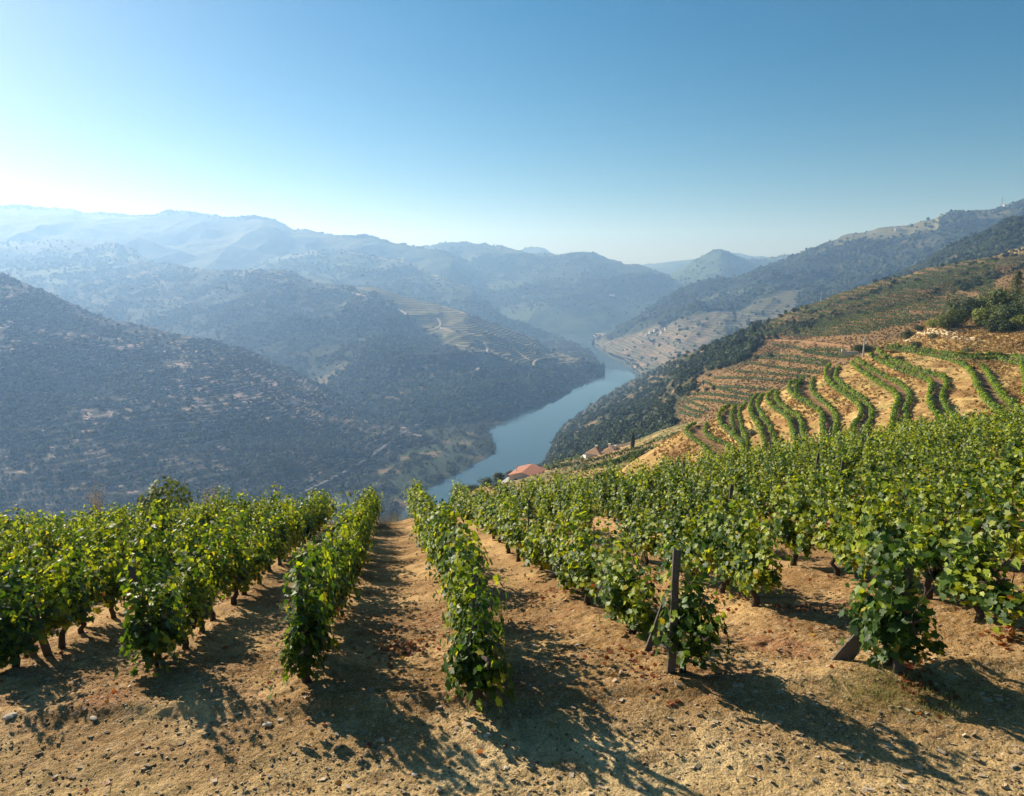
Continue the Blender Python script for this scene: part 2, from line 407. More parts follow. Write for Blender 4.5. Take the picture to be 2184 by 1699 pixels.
# right bank, far: long hill with terraces -----------------------------
def col_J(x, y, z, t, X, h):
    px = X * F * 0.985 + CX
    n = fbm(x / 200, y / 200, 5, 70); n2 = fbm(x / 24, y / 24, 4, 71)
    c = lerp3(SCRUB * 0.35, SCRUB * 0.8, sstep(-0.4, 0.5, n))
    c = lerp3(c, C3(0.16, 0.12, 0.08), sstep(0.42, 0.6, n * 0.7 + 0.7 * n2) * 0.7)
    st = 0.5 + 0.5 * np.sin(z * 2 * np.pi / 7.0 + 2 * fbm(x / 90, y / 90, 3, 72))
    ter = lerp3(C3(0.060, 0.070, 0.033), C3(0.16, 0.13, 0.08), sstep(0.35, 0.8, st))
    m1 = sstep(0.80, 0.86, t + 0.05 * n) * sstep(1730, 1800, px) * (1 - 0.4 * sstep(1990, 2030, px))
    c = lerp3(c, lerp3(ter, C3(0.20, 0.19, 0.085), np.full(t.shape, 0.55)), m1)
    m2 = (1 - sstep(0.40, 0.44, t + 0.06 * n)) * (1 - sstep(1640, 1720, px)) * 0.95
    stony = sstep(-0.1, 0.3, fbm(x / 14, z / 3.0, 4, 73))
    c = lerp3(c, lerp3(ter, C3(0.24, 0.17, 0.12), stony * (1 - sstep(1480, 1540, px)) * 0.8), m2)
    return c
hJ = hill('hill', [(1262, 740, 2900), (1285, 724, 3080), (1310, 705, 3080), (1350, 685, 3060), (1400, 650, 3040), (1456, 618, 3020), (1514, 596, 3000), (1569, 593, 2980), (1620, 573, 2960), (1662, 560, 2940), (1703, 543, 2920), (1740, 529, 2900),
      (1778, 515, 2880), (1799, 506, 2860), (1850, 492, 2820), (1884, 485, 2800), (1936, 479, 2780), (1970, 470, 2760), (1994, 467, 2740), (2011, 458, 2720), (2032, 455, 2700), (2094, 448, 2680), (2124, 445, 2660), (2148, 438, 2650), (2184, 428, 2640), (2400, 400, 2600), (2800, 360, 2500)],
     [(1262, 2980, -303), (1285, 2760, -303), (1300, 2560, -300), (1345, 2330, -298), (1400, 2050, -292), (1456, 1750, -270), (1600, 1650, -230), (1800, 1600, -190), (2184, 1550, -160), (2800, 1500, -120)],
     780, 330, 80, 380, prof=0.92, crest_rough=7, crest_scale=30, color=col_J, seed=14, ridge=0.7)
def col_K(x, y, z, t, X, h):
    n = fbm(x / 90, y / 90, 5, 80); n2 = fbm(x / 12, y / 12, 4, 81)
    c = lerp3(SCRUB * 0.4, SCRUB * 0.9, sstep(-0.4, 0.5, n))
    return lerp3(c, C3(0.20, 0.13, 0.07), sstep(0.30, 0.5, n * 0.7 + 0.7 * n2) * 0.8)
hK = hill('hill', [(1480, 748, 1500), (1600, 700, 1480), (1700, 668, 1460), (1785, 634, 1430), (1833, 614, 1420), (1867, 600, 1400), (1912, 583, 1380), (1936, 571, 1360), (1980, 549, 1340), (2025, 525, 1320), (2066, 506, 1300), (2107, 488, 1280), (2142, 469, 1260), (2184, 457, 1250), (2400, 400, 1200), (2800, 330, 1150)],
     [(1480, 1100, -150), (1700, 1000, -90), (2000, 950, -40), (2184, 900, 0), (2800, 800, 60)], 420, 170, 26, 200, prof=0.95, crest_rough=4, crest_scale=22, color=col_K, seed=15, ridge=0.7)

# right bank, near: the long slope with old terraces -------------------
def col_L(x, y, z, t, X, h):
    px = X * F * 0.985 + CX
    n = fbm(x / 45, y / 45, 5, 85); n2 = fbm(x / 7, y / 7, 4, 86)
    lower = (1 - sstep(0.42, 0.47, t + 0.03 * n)) * sstep(1400, 1440, px)
    c = lerp3(C3(0.17, 0.100, 0.042), C3(0.075, 0.070, 0.024), sstep(-0.35, 0.25, n + 0.5 * n2))
    c = lerp3(c, C3(0.21, 0.127, 0.050), lower)
    c = lerp3(c, C3(0.27, 0.185, 0.075), sstep(0.86, 0.95, t + 0.10 * n2) * sstep(1600, 1700, px) * 0.55)
    c = lerp3(c, C3(0.34, 0.25, 0.12), sstep(0.86, 0.92, t) * sstep(2080, 2140, px))
    scrub = 1 - sstep(1460, 1520, px + (0.8 - t) * 60 + 40 * n)
    scrub = np.maximum(scrub, sstep(0.5, 0.7, t) * (1 - sstep(1560, 1640, px + 60 * n)))
    c = lerp3(c, lerp3(C3(0.035, 0.042, 0.018), C3(0.26, 0.16, 0.085), sstep(0.18, 0.4, n + 0.4 * n2)), scrub)
    return c
hL = hill('hillside', [(1100, 1020, 930), (1160, 985, 1075), (1190, 925, 1270), (1250, 872, 1500), (1310, 832, 1750), (1345, 812, 1900), (1366, 800, 1960), (1390, 788, 1750), (1420, 774, 1350), (1456, 757, 900), (1490, 745, 780), (1525, 734, 700), (1569, 717, 650), (1603, 704, 630), (1627, 692, 630),
      (1662, 676, 640), (1696, 660, 650), (1747, 644, 655), (1785, 629, 660), (1833, 614, 665), (1885, 598, 670), (1919, 591, 675), (1970, 576, 680), (2039, 561, 690), (2107, 548, 690), (2184, 529, 690), (2400, 480, 690), (2800, 400, 690)],
     [(1100, 330, -118), (1160, 330, -116), (1300, 330, -104), (1456, 320, -84), (1550, 300, -70), (1696, 290, -56), (1782, 285, -46), (1870, 290, -38), (2000, 300, -30), (2184, 300, -20), (2800, 280, 10)],
     1000, 420, 5.0, 90, prof=1.0, crest_rough=1.4, crest_scale=9, color=col_L, mat=M_landmid, seed=16, ridge=0.55, back=0.4, back_slope=0.25)

# valley floor and river -------------------------------------------------
def flat(name, z, x0, x1, y0, y1, mat):
    o = mesh_np(name, [(x0, y0, z), (x1, y0, z), (x1, y1, z), (x0, y1, z)], [(0, 1, 2, 3)], mat, False)
    return tag(o, kind='structure')
flat('ground', WATER - 8, -12500, 12500, -1500, 9900, mat_plain('valley_floor', (0.10, 0.08, 0.05), 0.95, 0.3, 0.01))
tw = NT('river_water')
wn = tw.n('ShaderNodeMapping'); tw.l(tw.pos(), wn.inputs[0]); wn.inputs['Scale'].default_value = (0.35, 0.12, 1)
hgt = tw.noise(0.5, 6, 0.6, wn.outputs[0])
pat = tw.noise(0.006, 4, 0.6)
rw = tw.ramp(pat, [(0.40, 0.03), (0.60, 0.12)])
wb = tw.bsdf((0.040, 0.075, 0.085), rw, tw.bump(hgt, 0.06, 0.5), 0.5, **{'IOR': 1.33})
M_water = tw.done(wb)
flat('river', WATER, -1500, 2500, 300, 3900, M_water)
# ------------------------------------------------------------------ vineyard ground
RA = R(10.2); SA, CA = math.sin(RA), math.cos(RA)
def uv(x, y): return -x * SA + y * CA, x * CA + y * SA         # u runs along the rows, v across them
def xy(u, v): return v * CA - u * SA, v * SA + u * CA
def gv(v): return smooth_interp(v, [-90, -30, -8, 5, 8, 15, 26, 40, 90], [-5.2, -3.4, -2.80, -2.52, -2.34, -1.72, -0.68, 0.5, 4.0])
ROW0, ROWS = -1.05, 2.04                                       # v of the row left of the middle path, row spacing
def G(x, y, fine=0):
    x = np.asarray(x, float); y = np.asarray(y, float)
    u, v = uv(x, y)
    p = gv(v) - 0.2823 * u
    e = np.maximum(u - 27.0 - 6.0 * sstep(9, 18, v) - 3.0 * sstep(-8, -16, v), 0)
    p = p - np.where(e < 11, 0.0085 * e * e, 0.0085 * 121 + 0.187 * (e - 11))
    road = -4.62 + 0.085 * x - 0.10 * sstep(0, 1, (p + 4.62 - 0.085 * x) / 0.5)
    m = 0.16
    h = np.clip(0.5 + 0.5 * (p - road) / m, 0, 1)
    z = p * (1 - h) + road * h - m * h * (1 - h)
    veg = 1 - h
    # earth thrown up along the rows, and the uneven tilled surface
    d = (v - ROW0) / ROWS; d = (d - np.round(d)) * ROWS
    z = z + veg * 0.10 * np.exp(-(d / 0.42) ** 2) * (u < 36)
    z = z + 0.10 * fbm(x / 1.3, y / 1.3, 3, 101) * (0.12 + 0.88 * veg) + 0.055 * np.exp(-((h - 0.80) / 0.12) ** 2)
    if fine:
        near = sstep(22, 9, y)
        z = z + near * (0.55 + 0.45 * veg) * (0.038 * fbm(x / 0.22, y / 0.16, 3, 102) + 0.020 * np.maximum(fbm(x / 0.10, y / 0.075, 4, 103, 0.65), -0.2) + 0.011 * fbm(x / 0.030, y / 0.026, 2, 106))
        z = z + 0.014 * sstep(0.3, -0.3, veg - 0.5) * np.sin(y * 9 + 3 * fbm(x / 1.2, y / 0.8, 2, 105)) * near * np.exp(-((h - 0.75) / 0.25) ** 2)
    return z
Xs = np.sign(np.linspace(-1, 1, 1000)) * np.abs(np.linspace(-1, 1, 1000)) ** 1.12 * 1.35
Ds = np.concatenate([np.linspace(2.4, 4.9, 30)[:-1], np.geomspace(4.9, 11, 480)[:-1], np.geomspace(11, 44, 240)[:-1], np.geomspace(44, 900, 60)])
gX, gD = np.meshgrid(Xs, Ds); gx = gX * gD; gz = G(gx, gD, 1)
u_, v_ = uv(gx, gD)
n1 = fbm(gx / 1.6, gD / 1.2, 4, 110); n2 = fbm(gx / 0.25, gD / 0.2, 3, 111); n3 = fbm(gx / 0.06, gD / 0.05, 2, 112)
road_m = sstep(0.0, 0.5, (gv(v_) - 0.2823 * u_) - (-4.62 + 0.085 * gx) + 0.15 * n1)
c = lerp3(C3(0.22, 0.122, 0.045), C3(0.44, 0.275, 0.115), sstep(-0.3, 0.4, n1 + 0.3 * n2))
c = lerp3(c, C3(0.23, 0.100, 0.045), sstep(0.1, 0.5, fbm(gx / 1.1, gD / 0.9, 3, 113)) * (1 - road_m) * 0.7 * sstep(14, 8, gD))
c = lerp3(c, lerp3(C3(0.43, 0.295, 0.130), C3(0.66, 0.490, 0.250), sstep(-0.3, 0.4, n1)), road_m)
c = lerp3(c, C3(0.24, 0.135, 0.055), sstep(0.15, 0.5, n2 + 0.4 * n1) * 0.6)
c = lerp3(c, C3(0.45, 0.32, 0.18), sstep(0.25, 0.5, n3) * 0.4 * sstep(16, 9, gD))
c = lerp3(c, C3(0.24, 0.17, 0.07), sstep(36, 42, u_))
ts = NT('tilled_soil'); a_ = ts.attr()
g1 = ts.noise(60, 5, 0.7); g2 = ts.noise(7, 4, 0.6)
kk = ts.ramp(g1, [(0.30, 0.50), (0.5, 1.0), (0.70, 1.5)]); k2 = ts.ramp(g2, [(0.3, 0.74), (0.7, 1.22)])
sc_ = ts.mix(1.0, ts.mix(1.0, a_.outputs['Color'], kk, 'MULTIPLY'), k2, 'MULTIPLY')
vor = ts.n('ShaderNodeTexVoronoi'); vor.inputs['Scale'].default_value = 38; ts.l(ts.pos(), vor.inputs['Vector'])
bb = ts.math('ADD', ts.math('MULTIPLY', g1, 1.0), ts.math('MULTIPLY', vor.outputs['Distance'], -0.6))
chip = ts.n('ShaderNodeTexVoronoi'); chip.inputs['Scale'].default_value = 75; chip.inputs['Randomness'].default_value = 1.0; ts.l(ts.pos(), chip.inputs['Vector'])
sep = ts.n('ShaderNodeSeparateColor'); ts.l(chip.outputs['Color'], sep.inputs[0])
cm = ts.math('MULTIPLY', ts.math('GREATER_THAN', sep.outputs[0], 0.80), ts.math('LESS_THAN', chip.outputs['Distance'], 0.38))
sc_ = ts.mix(ts.math('MULTIPLY', cm, 0.65), sc_, (0.62, 0.50, 0.34))
cd = ts.math('MULTIPLY', ts.math('LESS_THAN', sep.outputs[0], 0.16), ts.math('LESS_THAN', chip.outputs['Distance'], 0.42))
sc_ = ts.mix(ts.math('MULTIPLY', cd, 0.55), sc_, (0.10, 0.060, 0.032))
M_soil = ts.done(ts.bsdf(sc_, 0.95, ts.bump(bb, 0.7, 0.018), 0.1))
tag(mesh_np('ground', np.stack([gx, gD, gz], -1).reshape(-1, 3), grid_faces(*gx.shape), M_soil, True, c.reshape(-1, 3).astype(np.float32)), kind='structure')

# ------------------------------------------------------------------ lofted hillsides
def resample(P, n):
    P = np.asarray(P, float)
    d = np.r_[0, np.cumsum(np.linalg.norm(np.diff(P, axis=0), axis=1))]
    t = np.linspace(0, d[-1], n)
    # rounded (Catmull-Rom like) resampling
    out = np.stack([smooth_interp(t, d, P[:, k]) for k in range(3)], -1)
    return out
def loft(name, curves, n, subs, mat, color, noise=0.3, nscale=4.0, seed=0):
    C = [resample(c, n) for c in curves]
    rows = [C[0]]; par = [0.0]
    for i in range(len(C) - 1):
        for k in range(1, subs[i] + 1):
            t = k / subs[i]; rows.append(C[i] * (1 - t) + C[i + 1] * t); par.append(i + t)
    V = np.stack(rows); par = np.array(par)[:, None] * np.ones((1, n))
    w = np.abs(par - np.round(par)) * 2                       # 0 on the traced curves
    V[..., 2] += noise * fbm(V[..., 0] / nscale, V[..., 1] / nscale, 4, seed) * (0.25 + 0.75 * sstep(0, 0.5, w))
    cols = color(V[..., 0], V[..., 1], V[..., 2], par)
    o = mesh_np(name, V.reshape(-1, 3), grid_faces(*par.shape), mat, True, cols.reshape(-1, 3).astype(np.float32))
    return tag(o, kind='structure'), V

def c3(p): return (1456 + 0.3428 * p[0], 388.3 + 0.3428 * p[1])
TER = {  # terrace rows traced on the photo (near end first); L = outer row, R = inner row
 'P9R': [(2184, 1200), (2150, 1150), (2110, 1118), (2040, 1097), (1900, 1090), (1800, 1090), (1700, 1088)],
 'P9L': [(2134, 1270), (2115, 1190), (2070, 1140), (1960, 1117), (1850, 1115), (1760, 1108), (1690, 1100)],
 'P8R': [(2230, 1480), (2124, 1440), (2040, 1400), (1970, 1330), (1920, 1250), (1880, 1190), (1820, 1145), (1740, 1110), (1640, 1082), (1500, 1057), (1380, 1042), (1270, 1032)],
 'P8L': [(1990, 1480), (1940, 1430), (1880, 1370), (1830, 1290), (1800, 1210), (1750, 1160), (1660, 1120), (1540, 1090), (1400, 1064), (1260, 1047)],
 'P7R': [(1720, 1520), (1690, 1490), (1640, 1430), (1612, 1360), (1638, 1280), (1590, 1222), (1480, 1190), (1380, 1155), (1300, 1120), (1240, 1085), (1210, 1055)],
 'P7L': [(1610, 1510), (1590, 1480), (1550, 1430), (1530, 1350), (1545, 1285), (1510, 1242), (1420, 1208), (1320, 1170), (1240, 1133), (1180, 1098), (1155, 1062)],
 'P6R': [(1392, 1540), (1390, 1510), (1385, 1440), (1410, 1370), (1402, 1325), (1360, 1280), (1270, 1230), (1190, 1190), (1130, 1150), (1080, 1115)],
 'P6L': [(1300, 1540), (1305, 1510), (1320, 1430), (1335, 1370), (1310, 1325), (1240, 1280), (1150, 1222), (1090, 1178), (1045, 1132)],
 'P5R': [(1140, 1570), (1150, 1540), (1175, 1480), (1160, 1415), (1120, 1370), (1060, 1330), (1010, 1290), (960, 1250), (950, 1205), (975, 1168)],
 'P5L': [(1050, 1575), (1060, 1545), (1100, 1480), (1105, 1425), (1060, 1374), (1000, 1332), (940, 1290), (900, 1250), (888, 1200), (915, 1152)],
 'P4R': [(950, 1590), (950, 1560), (955, 1510), (930, 1440), (880, 1390), (825, 1345), (800, 1290), (815, 1238)],
 'P4L': [(875, 1600), (870, 1570), (865, 1500), (850, 1440), (790, 1400), (720, 1365), (670, 1322), (665, 1272), (735, 1243)],
 'P3R': [(750, 1620), (745, 1590), (740, 1530), (710, 1470), (650, 1430), (600, 1392), (575, 1352), (590, 1318)],
 'P3L': [(700, 1630), (690, 1600), (670, 1530), (640, 1470), (580, 1430), (540, 1392), (525, 1352), (560, 1318)],
 'P2R': [(575, 1630), (560, 1600), (540, 1540), (500, 1480), (465, 1420), (475, 1372), (500, 1342)],
 'P2L': [(505, 1630), (495, 1600), (470, 1530), (430, 1470), (420, 1412), (440, 1362), (470, 1338)],
 'P1R': [(395, 1620), (380, 1590), (365, 1530), (350, 1465), (365, 1425), (395, 1398)],
 'P1L': [(360, 1640), (290, 1572), (245, 1530), (222, 1480), (245, 1435), (290, 1408)],
 'P0R': [(300, 1675), (250, 1640), (190, 1618), (150, 1590), (138, 1555), (150, 1525)],
 'P0L': [(140, 1680), (110, 1645), (60, 1612), (22, 1582), (30, 1548), (80, 1515)],
}
LV = {9: -20.6, 8: -22.0, 7: -23.6, 6: -25.2, 5: -27.0, 4: -29.0, 3: -31.0, 2: -33.0, 1: -35.0, 0: -37.0}
def ter3(key):
    z = LV[int(key[1])]
    P = [lvl(*c3(p), z) for p in TER[key]]
    return np.array(P)
def extend(P, near=34.0, far=26.0, drop=9.0):
    a = P[0] * (1 - near / np.linalg.norm(P[0][:2])); a[2] = P[0][2] - 3.0 + 0.0 * near
    e = P[-1]; d = e[:2] / np.linalg.norm(e[:2])
    m = np.array([e[0] + d[0] * far * 0.35 + d[1] * 1.5, e[1] + d[1] * far * 0.35 - 0, e[2] - drop * 0.2])
    f = np.array([e[0] + d[0] * far + 6, e[1] + d[1] * far, e[2] - drop])
    return np.vstack([a, P, m, f])
order = ['P9R', 'P9L', 'P8R', 'P8L', 'P7R', 'P7L', 'P6R', 'P6L', 'P5R', 'P5L', 'P4R', 'P4L', 'P3R', 'P3L', 'P2R', 'P2L', 'P1R', 'P1L', 'P0R', 'P0L']
TP = {k: ter3(k) for k in order}
def upc(pts): return np.array([pt(*c3(p[:2]), p[2]) for p in pts])
Uq = [upc([(2700, 900, 190), (2500, 840, 215), (2184, 640, 255), (2050, 690, 252), (1900, 740, 248), (1750, 790, 244), (1620, 830, 242), (1520, 862, 240), (1420, 935, 238), (1340, 985, 236), (1230, 1010, 232)]),
      upc([(2700, 1000, 158), (2500, 930, 172), (2184, 868, 188), (2050, 892, 191), (1900, 905, 194), (1750, 915, 198), (1620, 892, 205), (1520, 897, 212), (1420, 955, 218), (1330, 1000, 221), (1225, 1018, 223)]),
      upc([(2700, 1120, 150), (2500, 1040, 162), (2184, 975, 176), (2050, 985, 180), (1900, 990, 185), (1750, 985, 190), (1620, 975, 197), (1520, 965, 205), (1420, 990, 212), (1330, 1010, 216), (1222, 1024, 218)]),
      upc([(2700, 1200, 138), (2500, 1130, 152), (2184, 1078, 166), (2050, 1068, 171), (1900, 1064, 176), (1750, 1062, 181), (1620, 1056, 188), (1500, 1040, 199), (1400, 1030, 207), (1320, 1026, 211), (1218, 1028, 214)])]
# the two uppermost terraces share one level at their far ends, so the loft starts from a joined line
p9 = np.vstack([TP['P9R'], TP['P8R'][-5:-1] + np.array([0, 0.4, 0.35]), TP['P8R'][-1:] + np.array([0, 1.0, 0.4])])
p9l = np.vstack([TP['P9L'], TP['P8R'][-5:] + np.array([0, 0.2, 0.15])])
cv = [resample(c, 150) for c in Uq] + [resample(extend(p9), 150), resample(extend(p9l), 150)] + [extend(TP[k]) for k in order[2:]]
base0 = extend(TP['P0L']); out1 = base0 + np.array([-7, 2, -5.0]); out2 = base0 + np.array([-26, 8, -20.0])
cv += [out1, out2]
subs = [8, 14, 8, 8] + [3] + [9 if i % 2 == 0 else 3 for i in range(1, 0, -1)]
subs = []
for i in range(len(cv) - 1):
    if i < 4: subs.append([8, 16, 10, 6][i])
    elif i >= len(cv) - 3: subs.append(8)
    else: subs.append(3 if (i - 4) % 2 == 0 else 10)
def col_M(x, y, z, par):
    n = fbm(x / 5, y / 5, 4, 120); n2 = fbm(x / 0.9, y / 0.9, 3, 121)
    bank = lerp3(C3(0.34, 0.205, 0.070), C3(0.50, 0.335, 0.125), sstep(-0.4, 0.4, n + 0.4 * n2))
    bank = lerp3(bank, C3(0.19, 0.085, 0.035), sstep(0.0, 0.45, fbm(x / 3, y / 3, 3, 122)) * 0.7)
    bank = lerp3(bank, C3(0.21, 0.20, 0.06), sstep(0.3, 0.55, fbm(x / 6, y / 6, 3, 123)) * 0.6)
    flat_ = (np.floor(par - 4).astype(int) % 2 == 0) & (par >= 4) & (par < len(cv) - 3)
    c = np.where(flat_[..., None], lerp3(C3(0.20, 0.11, 0.05), C3(0.30, 0.18, 0.085), sstep(-0.3, 0.3, n2)), bank)
    up = par < 4
    rock = sstep(0.0, 0.22, fbm(x / 6, z / 2.0, 4, 124) + 0.25) * ((par > 1.1) & (par < 2.0))
    c = lerp3(c, lerp3(C3(0.33, 0.21, 0.10), C3(0.60, 0.48, 0.31), sstep(-0.2, 0.3, fbm(x / 1.6, z / 1.0, 3, 125))), rock)
    c = lerp3(c, C3(0.32, 0.21, 0.09), ((par >= 2) & (par < 3)) * 0.6)
    return lerp3(c, C3(0.17, 0.12, 0.05), (par < 1.0) * 0.8)
M_bank = mat_land('dry_grass_bank', fine=0.9, amount=0.6, bump=0.9, bscale=3.0, bdist=0.25)
oM, VM = loft('hillside', cv, 220, subs, M_bank, col_M, noise=0.7, nscale=3.0, seed=130)

# the lower shoulder with the two farmhouses ------------------------------
Oc = [np.array([pt(*p) for p in q]) for q in (
    [(960, 1200, 120), (1080, 1150, 120), (1300, 1085, 120), (1500, 1030, 120), (1620, 1000, 120)],
    [(1000, 1080, 170), (1100, 1050, 175), (1180, 1030, 178), (1300, 1000, 180), (1400, 972, 182), (1470, 955, 178), (1560, 935, 165)],
    [(1000, 1045, 215), (1100, 1025, 215), (1150, 1012, 215), (1195, 1000, 218), (1240, 989, 222), (1309, 970, 228), (1359, 956, 232), (1399, 942, 232), (1453, 925, 225), (1520, 905, 215)],
    [(1000, 1050, 300), (1080, 1028, 300), (1140, 1003, 300), (1200, 985, 305), (1262, 968, 312), (1310, 952, 318), (1370, 934, 318), (1420, 915, 310), (1480, 900, 290)],
    [(960, 1075, 420), (1080, 1045, 420), (1140, 1020, 420), (1200, 1000, 420), (1262, 985, 425), (1320, 968, 425), (1380, 950, 420), (1440, 935, 410), (1500, 930, 400)])]
def col_O(x, y, z, par):
    n = fbm(x / 8, y / 8, 4, 140)
    c = lerp3(C3(0.16, 0.15, 0.055), C3(0.38, 0.24, 0.105), sstep(-0.25, 0.3, n + 0.3 * fbm(x / 1.5, y / 1.5, 3, 141)))
    return lerp3(c, C3(0.16, 0.13, 0.05), (par > 3.1) * 0.5)
oO, VO = loft('hillside', Oc, 160, [14, 14, 16, 12], M_bank, col_O, noise=0.8, nscale=7, seed=142)
# ------------------------------------------------------------------ leaves and plants
def leaf_template(kind):
    if kind == 'hi':       # five-lobed vine leaf, folded along its middle rib
        o = [(0, -0.42), (0.22, -0.50), (0.50, -0.30), (0.36, -0.08), (0.56, 0.16), (0.26, 0.20), (0.0, 0.56),
             (-0.26, 0.20), (-0.56, 0.16), (-0.36, -0.08), (-0.50, -0.30), (-0.22, -0.50)]
        v = [(0, -0.12, 0)] + [(x, y, 0.16 * abs(x) - 0.22 * max(0, y) ** 2) for x, y in o]
        f = [(0, i + 1, (i + 1) % 12 + 1) for i in range(12)]
    elif kind == 'mid':
        o = [(0, -0.5), (0.48, -0.30), (0.46, 0.18), (0.0, 0.55), (-0.46, 0.18), (-0.48, -0.30)]
        v = [(0, 0, -0.06)] + [(x, y, 0.14 * abs(x)) for x, y in o]
        f = [(0, i + 1, (i + 1) % 6 + 1) for i in range(6)]
    else:
        v = [(0, -0.5, 0), (0.5, 0.0, 0.12), (0, 0.55, 0), (-0.5, 0.0, 0.12)]
        f = [(0, 1, 2), (0, 2, 3)]
    return np.array(v, float), np.array(f, np.int32)
TPL = {k: leaf_template(k) for k in ('hi', 'mid', 'lo')}

def unit(a): return a / np.maximum(np.linalg.norm(a, axis=-1, keepdims=True), 1e-9)
def leaves(kind, P, N, size, col, down=0.6, g=rng):
    """leaf blades at P facing N; returns verts, faces, colours"""
    v, f = TPL[kind]; n = len(P)
    N = unit(N)
    T = g.normal(size=(n, 3)) * 0.8; T[:, 2] -= down
    T = unit(T - N * (T * N).sum(1, keepdims=True)); B = np.cross(T, N)
    s = np.asarray(size).reshape(-1, 1, 1)
    curl = g.uniform(0.3, 1.9, (n, 1)); wx = g.uniform(0.85, 1.1, (n, 1))
    V = P[:, None, :] + s * (v[None, :, 0:1] * wx[:, :, None] * B[:, None, :] + v[None, :, 1:2] * T[:, None, :] + v[None, :, 2:3] * curl[:, :, None] * N[:, None, :])
    Fc = f[None] + (np.arange(n) * len(v))[:, None, None]
    Cc = np.repeat(col[:, None, :], len(v), 1)
    return V.reshape(-1, 3), Fc.reshape(-1, 3), Cc.reshape(-1, 3)
def join(parts):
    V, Fc, Cc, n = [], [], [], 0
    for v, f, c in parts:
        V.append(v); Fc.append(f + n); Cc.append(c); n += len(v)
    return np.vstack(V), np.vstack(Fc), np.vstack(Cc)

M_vine = mat_leaf('vine_leaf', 0.52, 0.48, 0.35)
M_treeleaf = mat_leaf('tree_leaf', 0.25, 0.6, 0.25, tint=(1.1, 1.1, 0.6))
M_bark = mat_plain('vine_bark', (0.055, 0.040, 0.030), 0.95, 0.5, 30)
M_stake = mat_plain('slate_stake', (0.095, 0.080, 0.066), 0.85, 0.4, 22)
M_grape = mat_plain('grape_skin', (0.012, 0.010, 0.022), 0.35, 0.4, 60, 0.5)

def leaf_colors(n, yellow, zrel, g, dark=1.0):
    """albedo of each leaf; low leaves turn yellow, orange or red more often"""
    a = g.uniform(0, 1, n); b = g.uniform(0.75, 1.25, (n, 1))
    green = lerp3(C3(0.028, 0.078, 0.014), C3(0.100, 0.180, 0.022), g.uniform(0, 1, n))
    lime = lerp3(C3(0.22, 0.31, 0.020), C3(0.44, 0.49, 0.033), g.uniform(0, 1, n))
    c = np.where((g.uniform(0, 1, n) < yellow)[:, None], lime, green)
    low = np.clip(0.5 - zrel, 0, 1)
    c = np.where((a < 0.012 + 0.10 * low * yellow * 2)[:, None], C3(0.50, 0.42, 0.05), c)
    c = np.where((a > 0.9992 - 0.016 * low)[:, None], C3(0.42, 0.11, 0.025), c)
    return c * b * dark

def vine_foliage(g, kind='hi', L=1.15, W=0.30, H=1.06, z0=0.38, shoots=26, per=26, size=0.10, yellow=0.35, droop=0.25):
    P, N, Z, YL = [], [], [], []
    for s in range(shoots):
        ys = min(0.95, yellow * g.choice([0.15, 0.5, 1.2, 2.1]))
        x = g.uniform(-L / 2, L / 2); y = g.normal() * 0.07; z = z0 + g.uniform(-0.05, 0.1)
        hang = g.uniform() < droop
        dy = g.normal() * 0.34; dx = g.normal() * 0.42; dz = 1.0
        ln = H * g.choice([g.uniform(0.5, 0.85), g.uniform(0.8, 1.10)]) if not hang else H * g.uniform(0.5, 0.8)
        step = ln / per
        for k in range(per):
            t = k / per
            if hang and t > 0.35: dz -= 0.28
            px_, py_ = x, y
            x += dx * step * 0.5 + g.normal() * 0.012; y += dy * step * 0.75 + g.normal() * 0.012; z += max(dz, -1.0) * step
            if not hang: dy *= 0.93
            z = max(z, 0.10)
            off = g.normal(size=3) * np.array([0.055, 0.062, 0.035])
            p = np.array([x, y, z]) + off
            p[1] = np.clip(p[1], -W - 0.12, W + 0.12)
            P.append(p)
            out = np.array([off[0] * 4 + g.normal() * 0.35, (p[1]) * 3.2 + off[1] * 5 + g.normal() * 0.35, 0.55 + g.normal() * 0.35])
            N.append(out); Z.append((z - 0.1) / 1.4); YL.append(ys)
    P = np.array(P); N = np.array(N); Z = np.array(Z)
    sz = size * g.uniform(0.65, 1.2, len(P)) * (1.05 - 0.25 * np.clip(Z, 0, 1))
    return leaves(kind, P, N, sz, leaf_colors(len(P), np.array(YL), Z, g), 0.6, g)

def vine_trunk(g, arms=True, z1=0.5, fine=True):
    mb = MB(); lean = g.normal() * 0.10; y = g.normal() * 0.04; n = 8 if fine else 5
    pts = [(0, 0, -0.12)]
    for k in range(1, 6):
        t = k / 5; pts.append((lean * t + g.normal() * 0.022, y * t + g.normal() * 0.022, z1 * t))
    r0 = g.uniform(0.038, 0.055)
    mb.tube(pts, [r0 * 1.25, r0 * 1.05, r0 * g.uniform(0.8, 1.1), r0 * 0.9, r0 * g.uniform(0.8, 1.15), r0 * 0.8], n)
    e = Vector(pts[-1])
    for s in (-1, 1):
        q = [e - Vector((0, 0, 0.03))]
        for k in range(1, 5): q.append(e + Vector((s * 0.11 * k + g.normal() * 0.01, g.normal() * 0.03, 0.05 * k + g.normal() * 0.03)))
        mb.tube(q, [r0 * 0.75, r0 * 0.62, r0 * 0.5, r0 * 0.4, r0 * 0.25], n)
    if fine:
        for k in range(5):                                   # canes rising into the leaves
            x = g.uniform(-0.4, 0.4); p = [Vector((x, g.normal() * 0.03, z1 + 0.05))]
            for j in range(4): p.append(p[-1] + Vector((g.normal() * 0.06, g.normal() * 0.07, 0.2)))
            mb.tube(p, [0.007, 0.006, 0.005, 0.004, 0.003], 4)
    return mb
